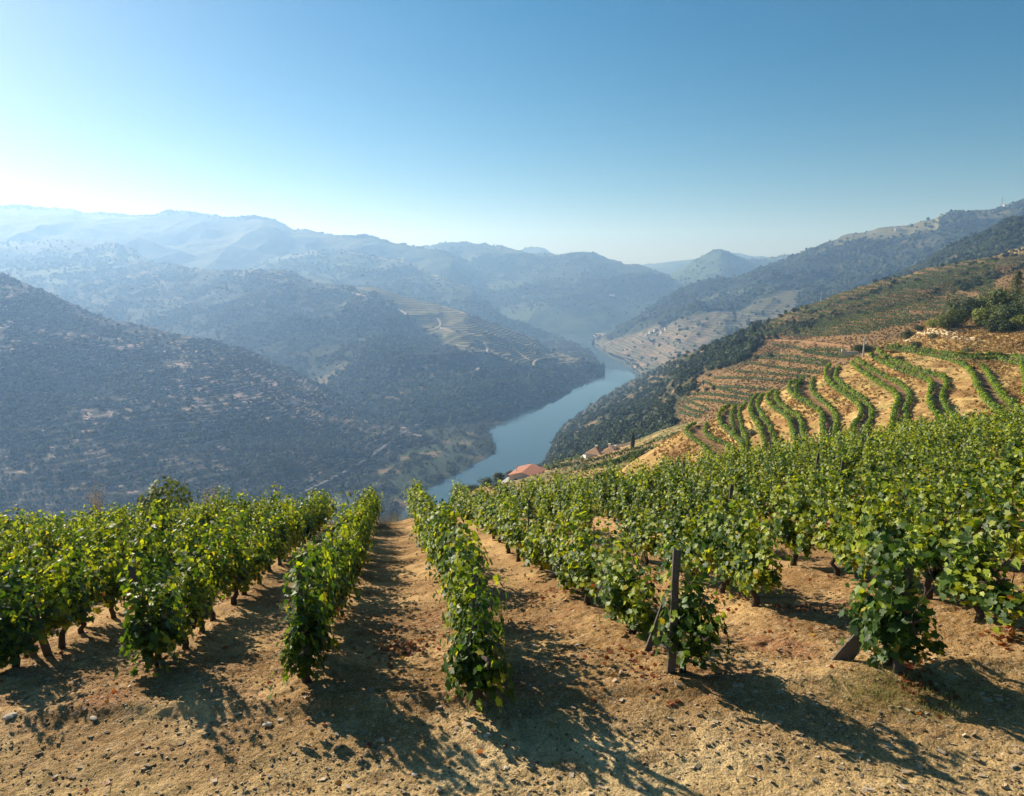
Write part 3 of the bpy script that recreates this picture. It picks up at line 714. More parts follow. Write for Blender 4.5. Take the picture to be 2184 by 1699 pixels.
def ico(r=1.0, sub=1):
    bm = bmesh.new(); bmesh.ops.create_icosphere(bm, subdivisions=sub, radius=r)
    v = np.array([x.co[:] for x in bm.verts]); f = np.array([[w_.index for w_ in q.verts] for q in bm.faces], np.int32); bm.free(); return v, f
ICO1 = ico(1.0, 1)
def grape_bunch(g, at):
    v, f = ICO1; parts = []
    for k in range(60):
        t = g.uniform(0, 1) ** 0.8; rr = 0.048 * (1 - 0.75 * t); a = g.uniform(0, 6.28)
        p = np.array([at[0] + rr * math.cos(a), at[1] + rr * math.sin(a), at[2] - 0.15 * t])
        parts.append((v * g.uniform(0.0095, 0.0125) + p, f, np.ones((len(v), 3))))
    return join(parts)

def mesh_only(name, data, mat, smooth=True):
    o = mesh_np(name, data[0], data[1], mat, smooth, data[2].astype(np.float32)); me = o.data; bpy.data.objects.remove(o); return me
# ------------------------------------------------------------------ the vines in front
def words(n):
    a = ['zeroth', 'first', 'second', 'third', 'fourth', 'fifth', 'sixth', 'seventh', 'eighth', 'ninth', 'tenth', 'eleventh', 'twelfth', 'thirteenth', 'fourteenth', 'fifteenth',
         'sixteenth', 'seventeenth', 'eighteenth', 'nineteenth', 'twentieth']
    if n <= 20: return a[n]
    if n < 30: return 'twenty-' + a[n - 20]
    return 'thirtieth' if n == 30 else 'thirty-' + a[n - 30]
GV = np.random.default_rng(11)
fol_hi = []; fol_front = []; trunks = []; grapes = []
for i in range(16):
    y = [0.50, 0.62, 0.42, 0.34][i % 4]
    fol_hi.append(mesh_only('vine_foliage', vine_foliage(GV, 'hi' if i < 10 else 'mid', yellow=y * 1.15, shoots=[30, 38, 25, 34][(i * 7) % 4], per=[28, 25, 31][i % 3], size=0.105, L=[1.1, 0.85, 1.2, 0.75, 1.0][i % 5], H=[1.05, 1.16, 0.95, 1.12, 1.0][(i * 3) % 5], droop=[0.3, 0.5, 0.2, 0.55][i // 4]), M_vine))
for i in range(8):
    fol_front.append(mesh_only('end_vine_foliage', vine_foliage(GV, 'hi', L=0.50, W=0.24, H=1.25, z0=0.28, yellow=0.13, shoots=38, per=30, size=0.102, droop=0.6), M_vine))
for i in range(8): trunks.append(vine_trunk(GV).mesh('vine_trunk', M_bark, True))
for i in range(3):
    d = grape_bunch(GV, (GV.uniform(-0.25, 0.25), GV.choice([-1, 1]) * 0.22, 0.52)); grapes.append(mesh_only('grape_bunch', d, M_grape))
USTART = {-2: 9.5, -1: 8.8, 0: 7.5, 1: 6.5, 2: 6.45, 3: 5.75}; VOFF = {1: -0.16, 2: 0.13, 3: 0.15}
def link(name, me, parent=None):
    o = bpy.data.objects.new(name, me); SC.collection.objects.link(o); o.parent = parent; return o
plants = []
for r in range(-19, 20):
    v = ROW0 + ROWS * r
    u0 = USTART.get(r, 9.6 if r < 0 else 5.2) + GV.normal() * 0.1
    u = u0 + 0.2; uend = 34.2 + 1.2 * math.sin(r * 1.7) + (0.8 if r > 3 else 0)
    n = 0
    while u < uend:
        x, y = xy(u, v + GV.normal() * 0.07 + VOFF.get(r, 0) * max(0, 1 - (u - u0) / 4))
        D = y; X = x / max(D, 0.1)
        front = (u < u0 + 0.6)
        if D > 3.9 and abs(X) < 1.12 + 3.0 / D and not (GV.uniform() < (0.10 if r > 2 else 0.055) and not front):
            inside = abs(X) < 0.80 + 0.7 / D; n += inside; plants.append([D, r, n, x, y, u, front, 0 if inside else 1])
        u += (1.40 if front and r in (2, 3) else 1.02) + GV.normal() * 0.07
plants.sort(key=lambda p: (p[7], math.hypot(p[3], p[4])))
near, rest = plants[:298], plants[298:]
def row_phrase(r):
    return (f'{words(1 - r)} row left of the middle path' if r <= 0 else f'{words(r)} row right of the middle path')
SPECIAL = {(-2, 1): 'dark leafy grapevine hugging two leaning slate stakes at bottom left', (-1, 1): 'low green grapevine wrapped round the tall dark stake, second row left of the path',
           (0, 1): 'tall dark green grapevine at the near end of the row just left of the path', (1, 1): 'slender leafy grapevine beside a thin stake at the near end just right of the path',
           (2, 1): 'bushy grapevine drooping over the tall weathered stake right of centre', (3, 1): 'big dark green grapevine beside the tilted slate board at lower right'}
slopeN = math.atan(0.2823)
for D, r, n, x, y, u, front, _ in near:
    z = float(G(x, y))
    o = empty('grapevine', (x, y, z), RA + R(90) + (math.pi if GV.uniform() < 0.5 else 0) + GV.normal() * 0.06)
    tag(o, SPECIAL.get((r, n)) or f'leafy grapevine {words(n)} from the near end, {row_phrase(r)}', 'grapevine', 'grapevines in the rows of the near vineyard')
    link('trunk', trunks[GV.integers(len(trunks))], o)
    dist = math.hypot(x, y)
    if front:
        me = fol_front[GV.integers(len(fol_front))]
    else:
        me = fol_hi[GV.integers(10)] if dist < 16 else fol_hi[GV.integers(len(fol_hi))]
    f = link('foliage', me, o); s = GV.uniform(0.94, 1.10) * (0.97 if front else 1.0)
    f.scale = (s, s * GV.uniform(0.9, 1.1), s * (GV.uniform(0.95, 1.08) if front else GV.uniform(0.80, 1.10) * (0.93 if r > 1 else 1.0))); f.location = (0, 0, GV.normal() * 0.03)
    if dist < 14 and GV.uniform() < 0.35: link('grape_bunch', grapes[GV.integers(3)], o)
# the rest of the vineyard, too many to build one by one
lo = [vine_foliage(GV, 'lo', shoots=18, per=16, size=0.15, yellow=[0.5, 0.62, 0.42][i % 3]) for i in range(6)]
parts = []
for D, r, n, x, y, u, front, _ in rest:
    v, f, c = lo[GV.integers(6)]; a = RA + R(90) + (math.pi if GV.uniform() < 0.5 else 0); s = GV.uniform(0.95, 1.1)
    q = v * s; q = np.stack([q[:, 0] * math.cos(a) - q[:, 1] * math.sin(a) + x, q[:, 0] * math.sin(a) + q[:, 1] * math.cos(a) + y, q[:, 2] + float(G(x, y))], -1)
    parts.append((q, f, c))
if parts:
    V, Fc, Cc = join(parts)
    tag(mesh_np('grapevines', V, Fc, M_vine, True, Cc.astype(np.float32)), 'mass of leafy grapevines filling the far edge and sides of the near vineyard', 'grapevines', kind='stuff')

# ------------------------------------------------------------------ stakes
def stake_mesh(h, wd=0.075, th=0.045, seed=0):
    g = np.random.default_rng(seed); mb = MB(); n = 6; vs = []
    for i in range(n):
        t = i / (n - 1); ww = wd * (1 - 0.18 * t) * g.uniform(0.93, 1.07) / 2; tt = th * g.uniform(0.85, 1.1) / 2; cx = g.normal() * 0.004
        slant = 0.03 * (i == n - 1)
        z = -0.25 + (h + 0.25) * t
        vs += [(cx - ww, -tt, z + slant), (cx + ww, -tt * 0.9, z - slant), (cx + ww * 0.92, tt, z - slant), (cx - ww * 0.95, tt * 0.9, z + slant)]
    fs = [(3, 2, 1, 0), tuple((n - 1) * 4 + k for k in range(4))]
    for i in range(n - 1):
        for k in range(4): fs.append((i * 4 + k, i * 4 + (k + 1) % 4, (i + 1) * 4 + (k + 1) % 4, (i + 1) * 4 + k))
    mb.add(vs, fs); return mb.mesh('stake', M_stake)
def ground_at(px, py):
    """walk down the line of sight until it meets the vineyard ground"""
    X, Z = ray(px, py); d = np.linspace(3.5, 60, 3000); hgt = G(X * d, d); i = int(np.argmax(Z * d <= hgt))
    return float(X * d[i]), float(d[i]), float(hgt[i])
def stake(base, h, wd, th, label, lean=(0, 0), rz=0, seed=0, dv=0.0):
    x, y, z = base; q_ = 0.22 / math.hypot(x, y) if math.hypot(x, y) < 11 else 0.0; x -= x * q_; y -= y * q_; z = float(G(x, y))
    o = link('vine_stake', stake_mesh(h, wd, th, seed)); o.location = (x, y, z); o.rotation_euler = (lean[1], lean[0], rz)
    tag(o, label, 'stake', 'slate and wood stakes in the vine rows'); return o
stake(ground_at(322, 1412), 1.42, 0.085, 0.05, 'tall dark stake leaning left in the low vine, second row left of the path', (-0.06, 0.05), seed=1)
stake(ground_at(72, 1402), 1.15, 0.10, 0.05, 'leftmost dark slab stake leaning left at the photo edge', (-0.17, 0.0), seed=2)
stake(ground_at(104, 1400), 0.98, 0.11, 0.05, 'shorter slab stake leaning beside the leftmost one', (-0.13, 0.05), 0.2, seed=3)
stake(ground_at(652, 1432), 1.38, 0.065, 0.04, 'thin dark stake nearly buried in the tall vine left of the path', (0.0, 0.02), seed=4)
stake(ground_at(1012, 1440), 1.42, 0.06, 0.04, 'thin upright stake behind the slender vine right of the path', (0.01, 0.0), seed=5)
stake(ground_at(1432, 1412), 1.46, 0.095, 0.06, 'tall weathered grey-brown stake standing clear of the drooping vine', (0.0, 0.0), seed=6)
stake(ground_at(1382, 1375), 0.62, 0.085, 0.04, 'short stub of slate leaning right beside the tall weathered stake', (0.28, 0.0), seed=7)
stake(ground_at(1915, 1415), 1.22, 0.10, 0.05, 'dark stake hidden inside the big vine at lower right', (0.0, 0.0), seed=8)
stake(ground_at(1800, 1388), 0.62, 0.18, 0.035, 'wide flat slate board tilted to the right below the lower right vine', (0.45, 0.1), -0.2, seed=9)
k = 0
for r, u, nm in ((2, 14.6, 'in the second row right of the path'), (4, 13.2, 'in the fourth row right of the path, near its front'), (4, 20.4, 'halfway up the fourth row right of the path'), (6, 15.0, 'in the sixth row right of the path'),
              (6, 24.0, 'far up the sixth row right of the path'), (7, 19.0, 'in the seventh row right of the path'), (8, 27.5, 'at the top of the eighth row right of the path'), (9, 22.0, 'halfway up the ninth row right of the path'),
              (10, 26.0, 'near the top of the tenth row right of the path'), (11, 27.0, 'at the upper right among the vine tops'), (-2, 19.0, 'in the third row left of the path'), (3, 26.0, 'far up the third row right of the path')):
    v = ROW0 + ROWS * r; x, y = xy(u, v); k += 1
    stake((x, y, float(G(x, y))), 1.52, 0.085, 0.05, 'dark stake above the leaves ' + nm, (GV.normal() * 0.05, GV.normal() * 0.04), GV.uniform(-0.5, 0.5), seed=20 + k)

# ------------------------------------------------------------------ vine rows on the terraces
def hedge(P, per_m, size, W=0.72, H=1.15, seed=0, yellow=0.25, dark=1.0):
    g = np.random.default_rng(seed); d = np.r_[0, np.cumsum(np.linalg.norm(np.diff(P, axis=0), axis=1))]
    n = int(d[-1] * per_m); s = np.sort(g.uniform(0, d[-1], n))
    C = np.stack([np.interp(s, d, P[:, k]) for k in range(3)], -1)
    T = np.gradient(C, axis=0); T = unit(np.stack([np.interp(s, d, np.gradient(P[:, 0])), np.interp(s, d, np.gradient(P[:, 1])), 0 * s], -1)); Bn = np.stack([T[:, 1], -T[:, 0], 0 * s], -1)
    a = g.uniform(0, np.pi, n)                                # from one side over the top to the other
    lump = 1 + 0.75 * fbm(s / 1.1, s * 0 + seed, 3, seed) + 0.25 * fbm(s / 0.35, a, 2, seed + 3)
    rr = g.uniform(0.72, 1.12, n) * lump
    off = Bn * (np.cos(a) * W / 2 * rr)[:, None]; z = 0.25 + (np.sin(a) ** 0.6) * (H - 0.25) * rr - g.uniform(0, 1, n) ** 2 * 0.25
    P2 = C + off; P2[:, 2] += np.maximum(z, 0.12)
    N = Bn * np.cos(a)[:, None] + np.array([0, 0, 1.0]) * (np.sin(a) + 0.2)[:, None] + g.normal(size=(n, 3)) * 0.4
    lf = leaves('lo', P2, N, size * g.uniform(0.7, 1.25, n), leaf_colors(n, yellow, np.full(n, 0.7), g, dark), 0.4, g)
    return lf
NAMES = {9: 'topmost', 8: 'second highest', 7: 'third', 6: 'fourth', 5: 'fifth', 4: 'sixth', 3: 'seventh', 2: 'eighth', 1: 'ninth', 0: 'lowest'}
for i, key in enumerate(order):
    P = TP[key]; P = resample(np.vstack([P[0] * (1 - 14.0 / np.linalg.norm(P[0][:2])) + np.array([0, 0, 0.0]), P]), 160)
    P[:, 2] = LV[int(key[1])]
    # rows stand on the level platform
    dd = hedge(P, 150, 0.25, W=0.70, H=1.20, seed=200 + i, yellow=0.26, dark=1.5)
    o = mesh_np('vine_row', dd[0], dd[1], M_vine, True, dd[2].astype(np.float32))
    side = 'inner' if key[2] == 'R' else 'outer'
    tag(o, f'{side} curving green vine row of the {NAMES[int(key[1])]} terrace counted down the golden bank', 'vine row', 'paired vine rows curving over the golden terraces')
short = [([(790, 1395), (768, 1350), (755, 1300), (772, 1250)], 'left'), ([(750, 1372), (715, 1335), (708, 1290), (728, 1258)], 'right')]
for i, (q, s_) in enumerate((([(325, 1560), (308, 1505), (306, 1455), (330, 1412)], 'short leafy vine row standing alone between the two lowest curving terraces'), ([(750, 1385), (712, 1340), (706, 1290), (745, 1245)], 'short extra vine row squeezed inside the sixth curving terrace'))):
    P = resample(np.array([lvl(*c3(p), [-35.0, -29.0][i]) for p in q]), 60)
    dd = hedge(P, 110, 0.25, W=0.9, H=1.25, seed=260 + i, yellow=0.2, dark=1.2); tag(mesh_np('vine_row', dd[0], dd[1], M_vine, True, dd[2].astype(np.float32)), s_, 'vine row', 'paired vine rows curving over the golden terraces')

def hit(h, px, py, lift=0.0):
    X, Z = ray(px, py)
    j = int(np.clip(np.searchsorted(h.X, X), 1, len(h.X) - 1)); col = h.V[:, j]; q = col[:, 2] / col[:, 1]
    ok = q >= Z
    if not ok.any() or X < h.X[0] or X > h.X[-1]: return None
    i = int(np.argmax(ok))
    if i == 0: return None
    t = (Z - q[i - 1]) / (q[i] - q[i - 1] + 1e-12); p = col[i - 1] * (1 - t) + col[i] * t
    return np.array([X * p[1], p[1], p[2] + lift])
def traced(h, pts, n=40):
    P = np.array(pts, float); d = np.r_[0, np.cumsum(np.hypot(*np.diff(P, axis=0).T))]
    s = np.linspace(0, d[-1], n); q = [hit(h, a, b) for a, b in zip(smooth_interp(s, d, P[:, 0]), smooth_interp(s, d, P[:, 1]))]
    return np.array([p for p in q if p is not None])
Llow = [[(560, 1020), (700, 1042), (850, 1078), (980, 1096), (1060, 1092)], [(780, 1048), (900, 1054), (1000, 1056)], [(740, 1066), (900, 1082), (1050, 1088)],
        [(500, 1085), (640, 1090), (760, 1108), (900, 1128)], [(440, 1098), (600, 1112), (760, 1132), (900, 1152)], [(400, 1132), (560, 1157), (700, 1180), (850, 1196)], [(330, 1186), (500, 1197), (650, 1212), (780, 1221)],
        [(190, 1226), (400, 1228), (550, 1242), (680, 1251)], [(130, 1246), (200, 1282), (300, 1311), (430, 1340)], [(230, 1281), (350, 1287), (500, 1301), (560, 1305)], [(60, 1356), (200, 1372), (330, 1391), (400, 1395)],
        [(0, 1350), (80, 1391), (160, 1431)], [(0, 1402), (60, 1431), (130, 1446)], [(20, 1330), (120, 1325), (240, 1338), (420, 1365)], [(-20, 1440), (60, 1462), (110, 1470)]]
for i, q in enumerate(Llow):
    P = traced(hL, [c3(p) for p in q])
    if len(P) < 5: continue
    dd = hedge(P, 16, 0.62, W=1.1, H=1.5, seed=300 + i, yellow=0.12, dark=0.85)
    o = mesh_np('vine_row', dd[0], dd[1], M_vine, True, dd[2].astype(np.float32))
    tag(o, f'thin green vine row on the reddish lower terraces, {words(i + 1)} counted from the top down', 'vine row', 'thin vine rows on the reddish terraces')
yy = 465; i = 0
while yy < 985:
    x0 = 380; pts = []
    for x in range(380, 1950, 60):
        y = yy + 0.028 * (x - 1300) + 14 * math.sin(x / 260.0 + yy * 0.013) + 7 * math.sin(x / 90.0 + yy * 0.05)
        lim = 970 if x < 1100 else (970 - (x - 1100) * 0.23)
        if y < lim: pts.append((x, y))
    if len(pts) > 3:
        P = traced(hL, [c3(p) for p in pts], 90)
        if len(P) > 6:
            # keep the run that hangs together and is broken where the old terraces are
            g = np.random.default_rng(400 + i)
            brk = fbm(P[:, 0] / 26, np.full(len(P), i * 3.1), 3, 410) > -0.5
            segs = [s_ for s_ in np.split(P, np.where(np.diff(brk.astype(int)) != 0)[0] + 1)]
            first = brk[0]; keep = [s_ for k2, s_ in enumerate(segs) if (first if k2 % 2 == 0 else not first) and len(s_) > 3]
            if keep:
                dd = join([hedge(s_, 14, 0.62, W=1.1, H=1.5, seed=420 + i * 7 + k2, yellow=0.12, dark=0.72) for k2, s_ in enumerate(keep)])
                i += 1
                o = mesh_np('vine_row', dd[0], dd[1], M_vine, True, dd[2].astype(np.float32))
                tag(o, f'broken dark green vine row on the upper right hillside, {words(i)} counted down from its crest', 'vine row', 'broken vine rows on the upper hillside')
    yy += 22 + 4 * math.sin(yy)
# ------------------------------------------------------------------ trees and scrub
def blob_proto(g, n_sub=1):
    v, f = ICO1; parts = []
    for k in range(n_sub):
        d = unit(v) * (1 + 0.28 * g.normal(size=(len(v), 1)) * 0.7)
        d = d * np.array([1, 1, 0.8]) * (1 if k == 0 else g.uniform(0.5, 0.75))
        if k: d = d + np.array([g.normal() * 0.6, g.normal() * 0.6, g.uniform(-0.1, 0.4)])
        sh = g.uniform(0.8, 1.2)
        parts.append((d + np.array([0, 0, 0.55]), f, np.ones((len(v), 3)) * sh))
    return join(parts)
def leafy_proto(g, n=150, size=0.42, lobes=6, kind='lo'):
    cs = [np.array([0, 0, 0.8])] + [np.array([g.normal() * 0.45, g.normal() * 0.45, g.uniform(0.35, 1.15)]) for _ in range(lobes)]
    rs = [0.75] + [g.uniform(0.35, 0.6) for _ in range(lobes)]
    P, N = [], []
    w_ = np.array(rs) ** 2; w_ /= w_.sum()
    for k in g.choice(len(cs), n, p=w_):
        d = g.normal(size=3); d /= np.linalg.norm(d)
        P.append(cs[k] + d * rs[k] * g.uniform(0.75, 1.08) * np.array([1, 1, 0.85])); N.append(d + np.array([0, 0, 0.35]) + g.normal(size=3) * 0.4)
    P = np.array(P); P[:, 2] = np.maximum(P[:, 2], 0.03)
    col = np.repeat(g.uniform(0.7, 1.35, (n, 1)), 3, 1)
    return leaves(kind, P, np.array(N), size * g.uniform(0.6, 1.2, n), col, 0.2, g)
GT = np.random.default_rng(31)
BLOBS = [blob_proto(GT, 1 + i % 3) for i in range(7)]
LEAFY = [leafy_proto(GT) for i in range(5)]

M_scrub = mat_land('scrub_leaves', fine=0.25, amount=0.7, bump=1.0, bscale=0.8, bdist=1.2)
def merge_scatter(protos, P, S, A, C, g, zs=None):
    out = []; idx = g.integers(0, len(protos), len(P))
    V, Fc, Cc, n = [], [], [], 0
    for k, (v, f, c) in enumerate(protos):
        m = np.where(idx == k)[0]
        if not len(m): continue
        ca, sa = np.cos(A[m])[:, None], np.sin(A[m])[:, None]; s = S[m][:, None]
        x = (v[None, :, 0] * ca - v[None, :, 1] * sa) * s; y = (v[None, :, 0] * sa + v[None, :, 1] * ca) * s
        z = v[None, :, 2] * s * (1 if zs is None else zs[m][:, None])
        q = np.stack([x, y, z], -1) + P[m][:, None, :]
        V.append(q.reshape(-1, 3)); Fc.append((f[None] + (np.arange(len(m)) * len(v))[:, None, None]).reshape(-1, 3) + n); n += len(m) * len(v)
        Cc.append((C[m][:, None, :] * c[None]).reshape(-1, 3))
    return np.vstack(V), np.vstack(Fc), np.vstack(Cc)
def project(V):
    """3D -> photo units"""
    cp, sp = math.cos(PITCH), math.sin(PITCH)
    y = V[..., 1] * cp - V[..., 2] * sp; u = V[..., 1] * sp + V[..., 2] * cp
    return CX + F * V[..., 0] / y, CY - F * u / y
def pick(h, n, density, g, tmax=1.01, fron=0.15):
    """random points on a hillside, even over what the camera sees of it"""
    V = h.V; px, py = project(V)
    a = np.abs((px[:-1, 1:] - px[:-1, :-1]) * (py[:-1, :-1] - py[1:, :-1]))
    face = np.where((py[:-1, :-1] - py[1:, :-1]) > 0, a, a * fron) + a.mean() * 0.05
    c = 0.5 * (V[:-1, :-1] + V[1:, 1:]); w_ = face * density(px[:-1, :-1], py[:-1, :-1], h.t[:-1, :-1], c) * (h.t[:-1, :-1] < tmax) * (px[:-1, :-1] > -260) * (px[:-1, :-1] < 2450)
    w_ = w_.ravel() / w_.sum(); k = g.choice(w_.size, n, p=w_); nc = V.shape[1] - 1; i, j = k // nc, k % nc
    a_, b_ = g.uniform(0, 1, (n, 1)), g.uniform(0, 1, (n, 1))
    return (V[i, j] * (1 - a_) * (1 - b_) + V[i + 1, j] * a_ * (1 - b_) + V[i, j + 1] * (1 - a_) * b_ + V[i + 1, j + 1] * a_ * b_)
def green(n, g, lo_=(0.030, 0.045, 0.018), hi_=(0.085, 0.100, 0.045)):
    return lerp3(C3(*lo_), C3(*hi_), g.uniform(0, 1, n) ** 1.3) * g.uniform(0.8, 1.2, (n, 1))
def scatter(name, label, h, n, smin, smax, density, protos, seed, mat=None, lo_=(0.030, 0.045, 0.018), hi_=(0.085, 0.100, 0.045), sink=0.1, **kw):
    g = np.random.default_rng(seed); P = pick(h, n, density, g, **kw)
    S = smin + (smax - smin) * g.uniform(0, 1, n) ** 2.0; P[:, 2] -= S * sink
    V, Fc, Cc = merge_scatter(protos, P, S, g.uniform(0, 6.28, n), green(n, g, lo_, hi_), g, g.uniform(0.8, 1.3, n))
    return tag(mesh_np(name, V, Fc, mat or M_scrub, False, Cc.astype(np.float32)), label, name, kind='stuff')
def dens_C(px, py, t, c):
    m = vine_mask_C(c[..., 0], c[..., 1], c[..., 2], t, c[..., 0] / c[..., 1])
    st = 0.5 + 0.5 * np.sin(c[..., 2] * 2 * np.pi / 11.0 + 3 * fbm(c[..., 0] / 150, c[..., 1] / 150, 3, 516)); ter = sstep(-0.1, 0.25, fbm(c[..., 0] / 220, c[..., 1] / 220, 3, 517))
    return (1 - 0.985 * m) * (1 - 0.85 * ter * (1 - sstep(0.3, 0.7, st))) * (0.25 + sstep(-0.3, 0.2, fbm(c[..., 0] / 120, c[..., 1] / 120, 4, 500)))
scatter('scrub', 'dense dark scrub and small trees clothing the middle spur', hC, 15000, 2.6, 7.0, dens_C, BLOBS, 501, hi_=(0.075, 0.095, 0.045))
def dens_D(px, py, t, c):
    reg = np.exp(-((px - 600) / 160) ** 2) * np.exp(-((t - 0.62) / 0.2) ** 2)
    st = 0.5 + 0.5 * np.sin(c[..., 2] * 2 * np.pi / 5.0 + 3 * fbm(c[..., 0] / 90, c[..., 1] / 90, 3, 63)); ter = sstep(-0.3, 0.1, fbm(c[..., 0] / 160, c[..., 1] / 160, 3, 518))
    return (1 - 0.92 * ter * (1 - sstep(0.35, 0.75, 1 - st))) * (0.18 + 0.82 * sstep(0.15, 0.45, t + 0.10 * fbm(c[..., 0] / 90, c[..., 1] / 90, 3, 514))) * (1 - 0.6 * reg) * (0.2 + sstep(-0.35, 0.15, fbm(c[..., 0] / 70, c[..., 1] / 70, 4, 502)))
scatter('scrub', 'olive trees and scrub dotted over the near left hillside', hD, 11500, 1.8, 4.8, dens_D, BLOBS, 503, hi_=(0.085, 0.098, 0.052))
def dens_J(px, py, t, c):
    vine = sstep(0.80, 0.86, t) * sstep(1730, 1800, px) * (px < 2000) + (t < 0.42) * (px < 1700)
    return (1 - 0.9 * np.clip(vine, 0, 1)) * (0.2 + sstep(-0.3, 0.2, fbm(c[..., 0] / 110, c[..., 1] / 110, 4, 504)))
scatter('scrub', 'dark scrub covering the long hill right of the river bend', hJ, 13000, 3.0, 8.0, dens_J, BLOBS, 505, lo_=(0.018, 0.028, 0.010), hi_=(0.085, 0.10, 0.035), tmax=1.03)
scatter('scrub', 'dark scrub on the shoulder behind the terraced slope', hK, 3500, 1.6, 4.2, lambda px, py, t, c: 0.2 + sstep(-0.3, 0.2, fbm(c[..., 0] / 60, c[..., 1] / 60, 4, 506)), BLOBS, 507, hi_=(0.06, 0.072, 0.032), tmax=1.03)
def dens_L(px, py, t, c):
    lim = 1 - sstep(1480, 1560, px + (0.8 - t) * 60)
    lim = np.maximum(lim, (t > 0.5) * (1 - sstep(1560, 1640, px)))
    lim = np.where((px > 1435) & (t < 0.30), 0.0, lim)
    return lim * (0.12 + sstep(-0.25, 0.15, fbm(c[..., 0] / 35, c[..., 1] / 35, 4, 508)))
scatter('woodland', 'dark green oak and olive scrub falling to the right bank', hL, 3600, 1.6, 4.4, dens_L, LEAFY, 509, M_treeleaf, (0.030, 0.050, 0.014), (0.085, 0.110, 0.045), sink=0.15, fron=0.3)
def dens_L2(px, py, t, c):
    up = sstep(1520, 1600, px) * (t > 0.40)
    n = fbm(c[..., 0] / 30, c[..., 1] / 30, 4, 510)
    return up * sstep(0.05, 0.35, n + 0.15 * sstep(0.6, 0.9, t)) + 0.02 * up
scatter('shrubs', 'dark shrubs scattered between the old terraces on the upper slope', hL, 650, 0.7, 2.4, dens_L2, LEAFY, 511, M_treeleaf, (0.025, 0.040, 0.014), (0.075, 0.085, 0.03), sink=0.1)
for k_, nm, n_, t0 in (('hill0', 'trees lining the crest of the far left range', 1300, 0.9), ('hill2', 'woods on the high far hill beyond the river bend', 2600, 0.1), ('hill5', 'woods on the cone shaped far hill', 700, 0.1), ('hill6', 'woods on the hazy ridge at the left', 1600, 0.2), ('hill7', 'woods on the hazy spur across the river', 2000, 0.2)):
    scatter('woodland', nm, HILLS[k_], n_, 4, 9, lambda px, py, t, c, t0=t0: sstep(t0, t0 + 0.08, t) * (0.15 + sstep(-0.2, 0.3, fbm(c[..., 0] / 260, c[..., 1] / 260, 4, 515))), BLOBS, 512, tmax=1.02)
# ---- the belt of trees along the water
def bank_trees(name, label, sheet, n, s0, s1, rule, seed, protos=LEAFY):
    g = np.random.default_rng(seed); gx_, gy_, gz_, s_ = sheet; w_ = rule(gx_, gy_, s_) * (s_ > 0)
    w_ = w_.ravel() / w_.sum(); k = g.choice(w_.size, n, p=w_)
    P = np.stack([gx_.ravel()[k] + g.uniform(-3, 3, n), gy_.ravel()[k] + g.uniform(-3, 3, n), gz_.ravel()[k] - 0.3], -1)
    S = s0 + (s1 - s0) * g.uniform(0, 1, n) ** 1.5
    V, Fc, Cc = merge_scatter(protos, P, S, g.uniform(0, 6.28, n), green(n, g, (0.04, 0.055, 0.02), (0.12, 0.13, 0.055)), g, g.uniform(0.9, 1.4, n))
    tag(mesh_np(name, V, Fc, M_treeleaf, False, Cc.astype(np.float32)), label, name, kind='stuff')
bank_trees('woodland', 'scrub and low trees on the river flats of the left bank', bl, 3600, 2.0, 5.2, lambda x, y, s: 0.25 + sstep(-0.1, 0.3, fbm(x / 50, y / 50, 3, 520)), 521)
bank_trees('woodland', 'trees along the far right bank below the pink field', br, 260, 3.0, 6.0, lambda x, y, s: np.exp(-(s / 14) ** 2), 522)
TREE = [mesh_only('tree_crown', leafy_proto(GT, 420, 0.26, 9), M_treeleaf, False) for _ in range(5)]
def tint_mesh(me, c):
    m2 = me.copy(); ca = m2.color_attributes['Col']; a = np.empty(len(ca.data) * 4, np.float32); ca.data.foreach_get('color', a)
    a = a.reshape(-1, 4); a[:, :3] *= np.array(c); ca.data.foreach_set('color', a.ravel()); return m2
M_wood = mat_plain('tree_bark', (0.07, 0.055, 0.04), 0.95, 0.4, 3)
def trunk_mesh(g, h=1.0):
    mb = MB(); mb.tube([(0, 0, -0.15), (0.02, 0.01, 0.25), (-0.02, 0.03, 0.55), (0.02, 0.0, 0.9)], [0.09, 0.07, 0.055, 0.03], 7)
    for k in range(4):
        a = k * 1.6 + g.uniform(0, 0.8); mb.tube([(0, 0, 0.3 + 0.1 * k), (0.22 * math.cos(a), 0.22 * math.sin(a), 0.55 + 0.1 * k), (0.42 * math.cos(a), 0.42 * math.sin(a), 0.7 + 0.12 * k)], [0.045, 0.03, 0.012], 5)
    return mb.mesh('tree_trunk', M_wood, True)
TRK = [trunk_mesh(GT) for _ in range(3)]
def tree(name, loc, s, label, cat, crown, group=None, zs=1.0, trunk=True):
    o = empty(name, loc, GT.uniform(0, 6.28)); tag(o, label, cat, group)
    c_ = link('crown', crown, o); c_.scale = (s, s * GT.uniform(0.9, 1.1), s * zs)
    if trunk: t_ = link('trunk', TRK[GT.integers(3)], o); t_.scale = (s, s, s * zs)
    return o
RIV = [tint_mesh(m, c_) for m, c_ in zip(TREE, ((0.070, 0.085, 0.030), (0.095, 0.11, 0.045), (0.05, 0.07, 0.025), (0.11, 0.115, 0.045), (0.06, 0.075, 0.03)))]
P_line = resample(np.array([lvl(a, b, WATER + 1.5) for a, b in [(905, 1038), (960, 1008), (1010, 984), (1046, 962), (1040, 938), (1028, 922), (1060, 900), (1120, 870), (1175, 845), (1232, 818), (1255, 800), (1266, 786), (1262, 770), (1245, 748)]]), 90)
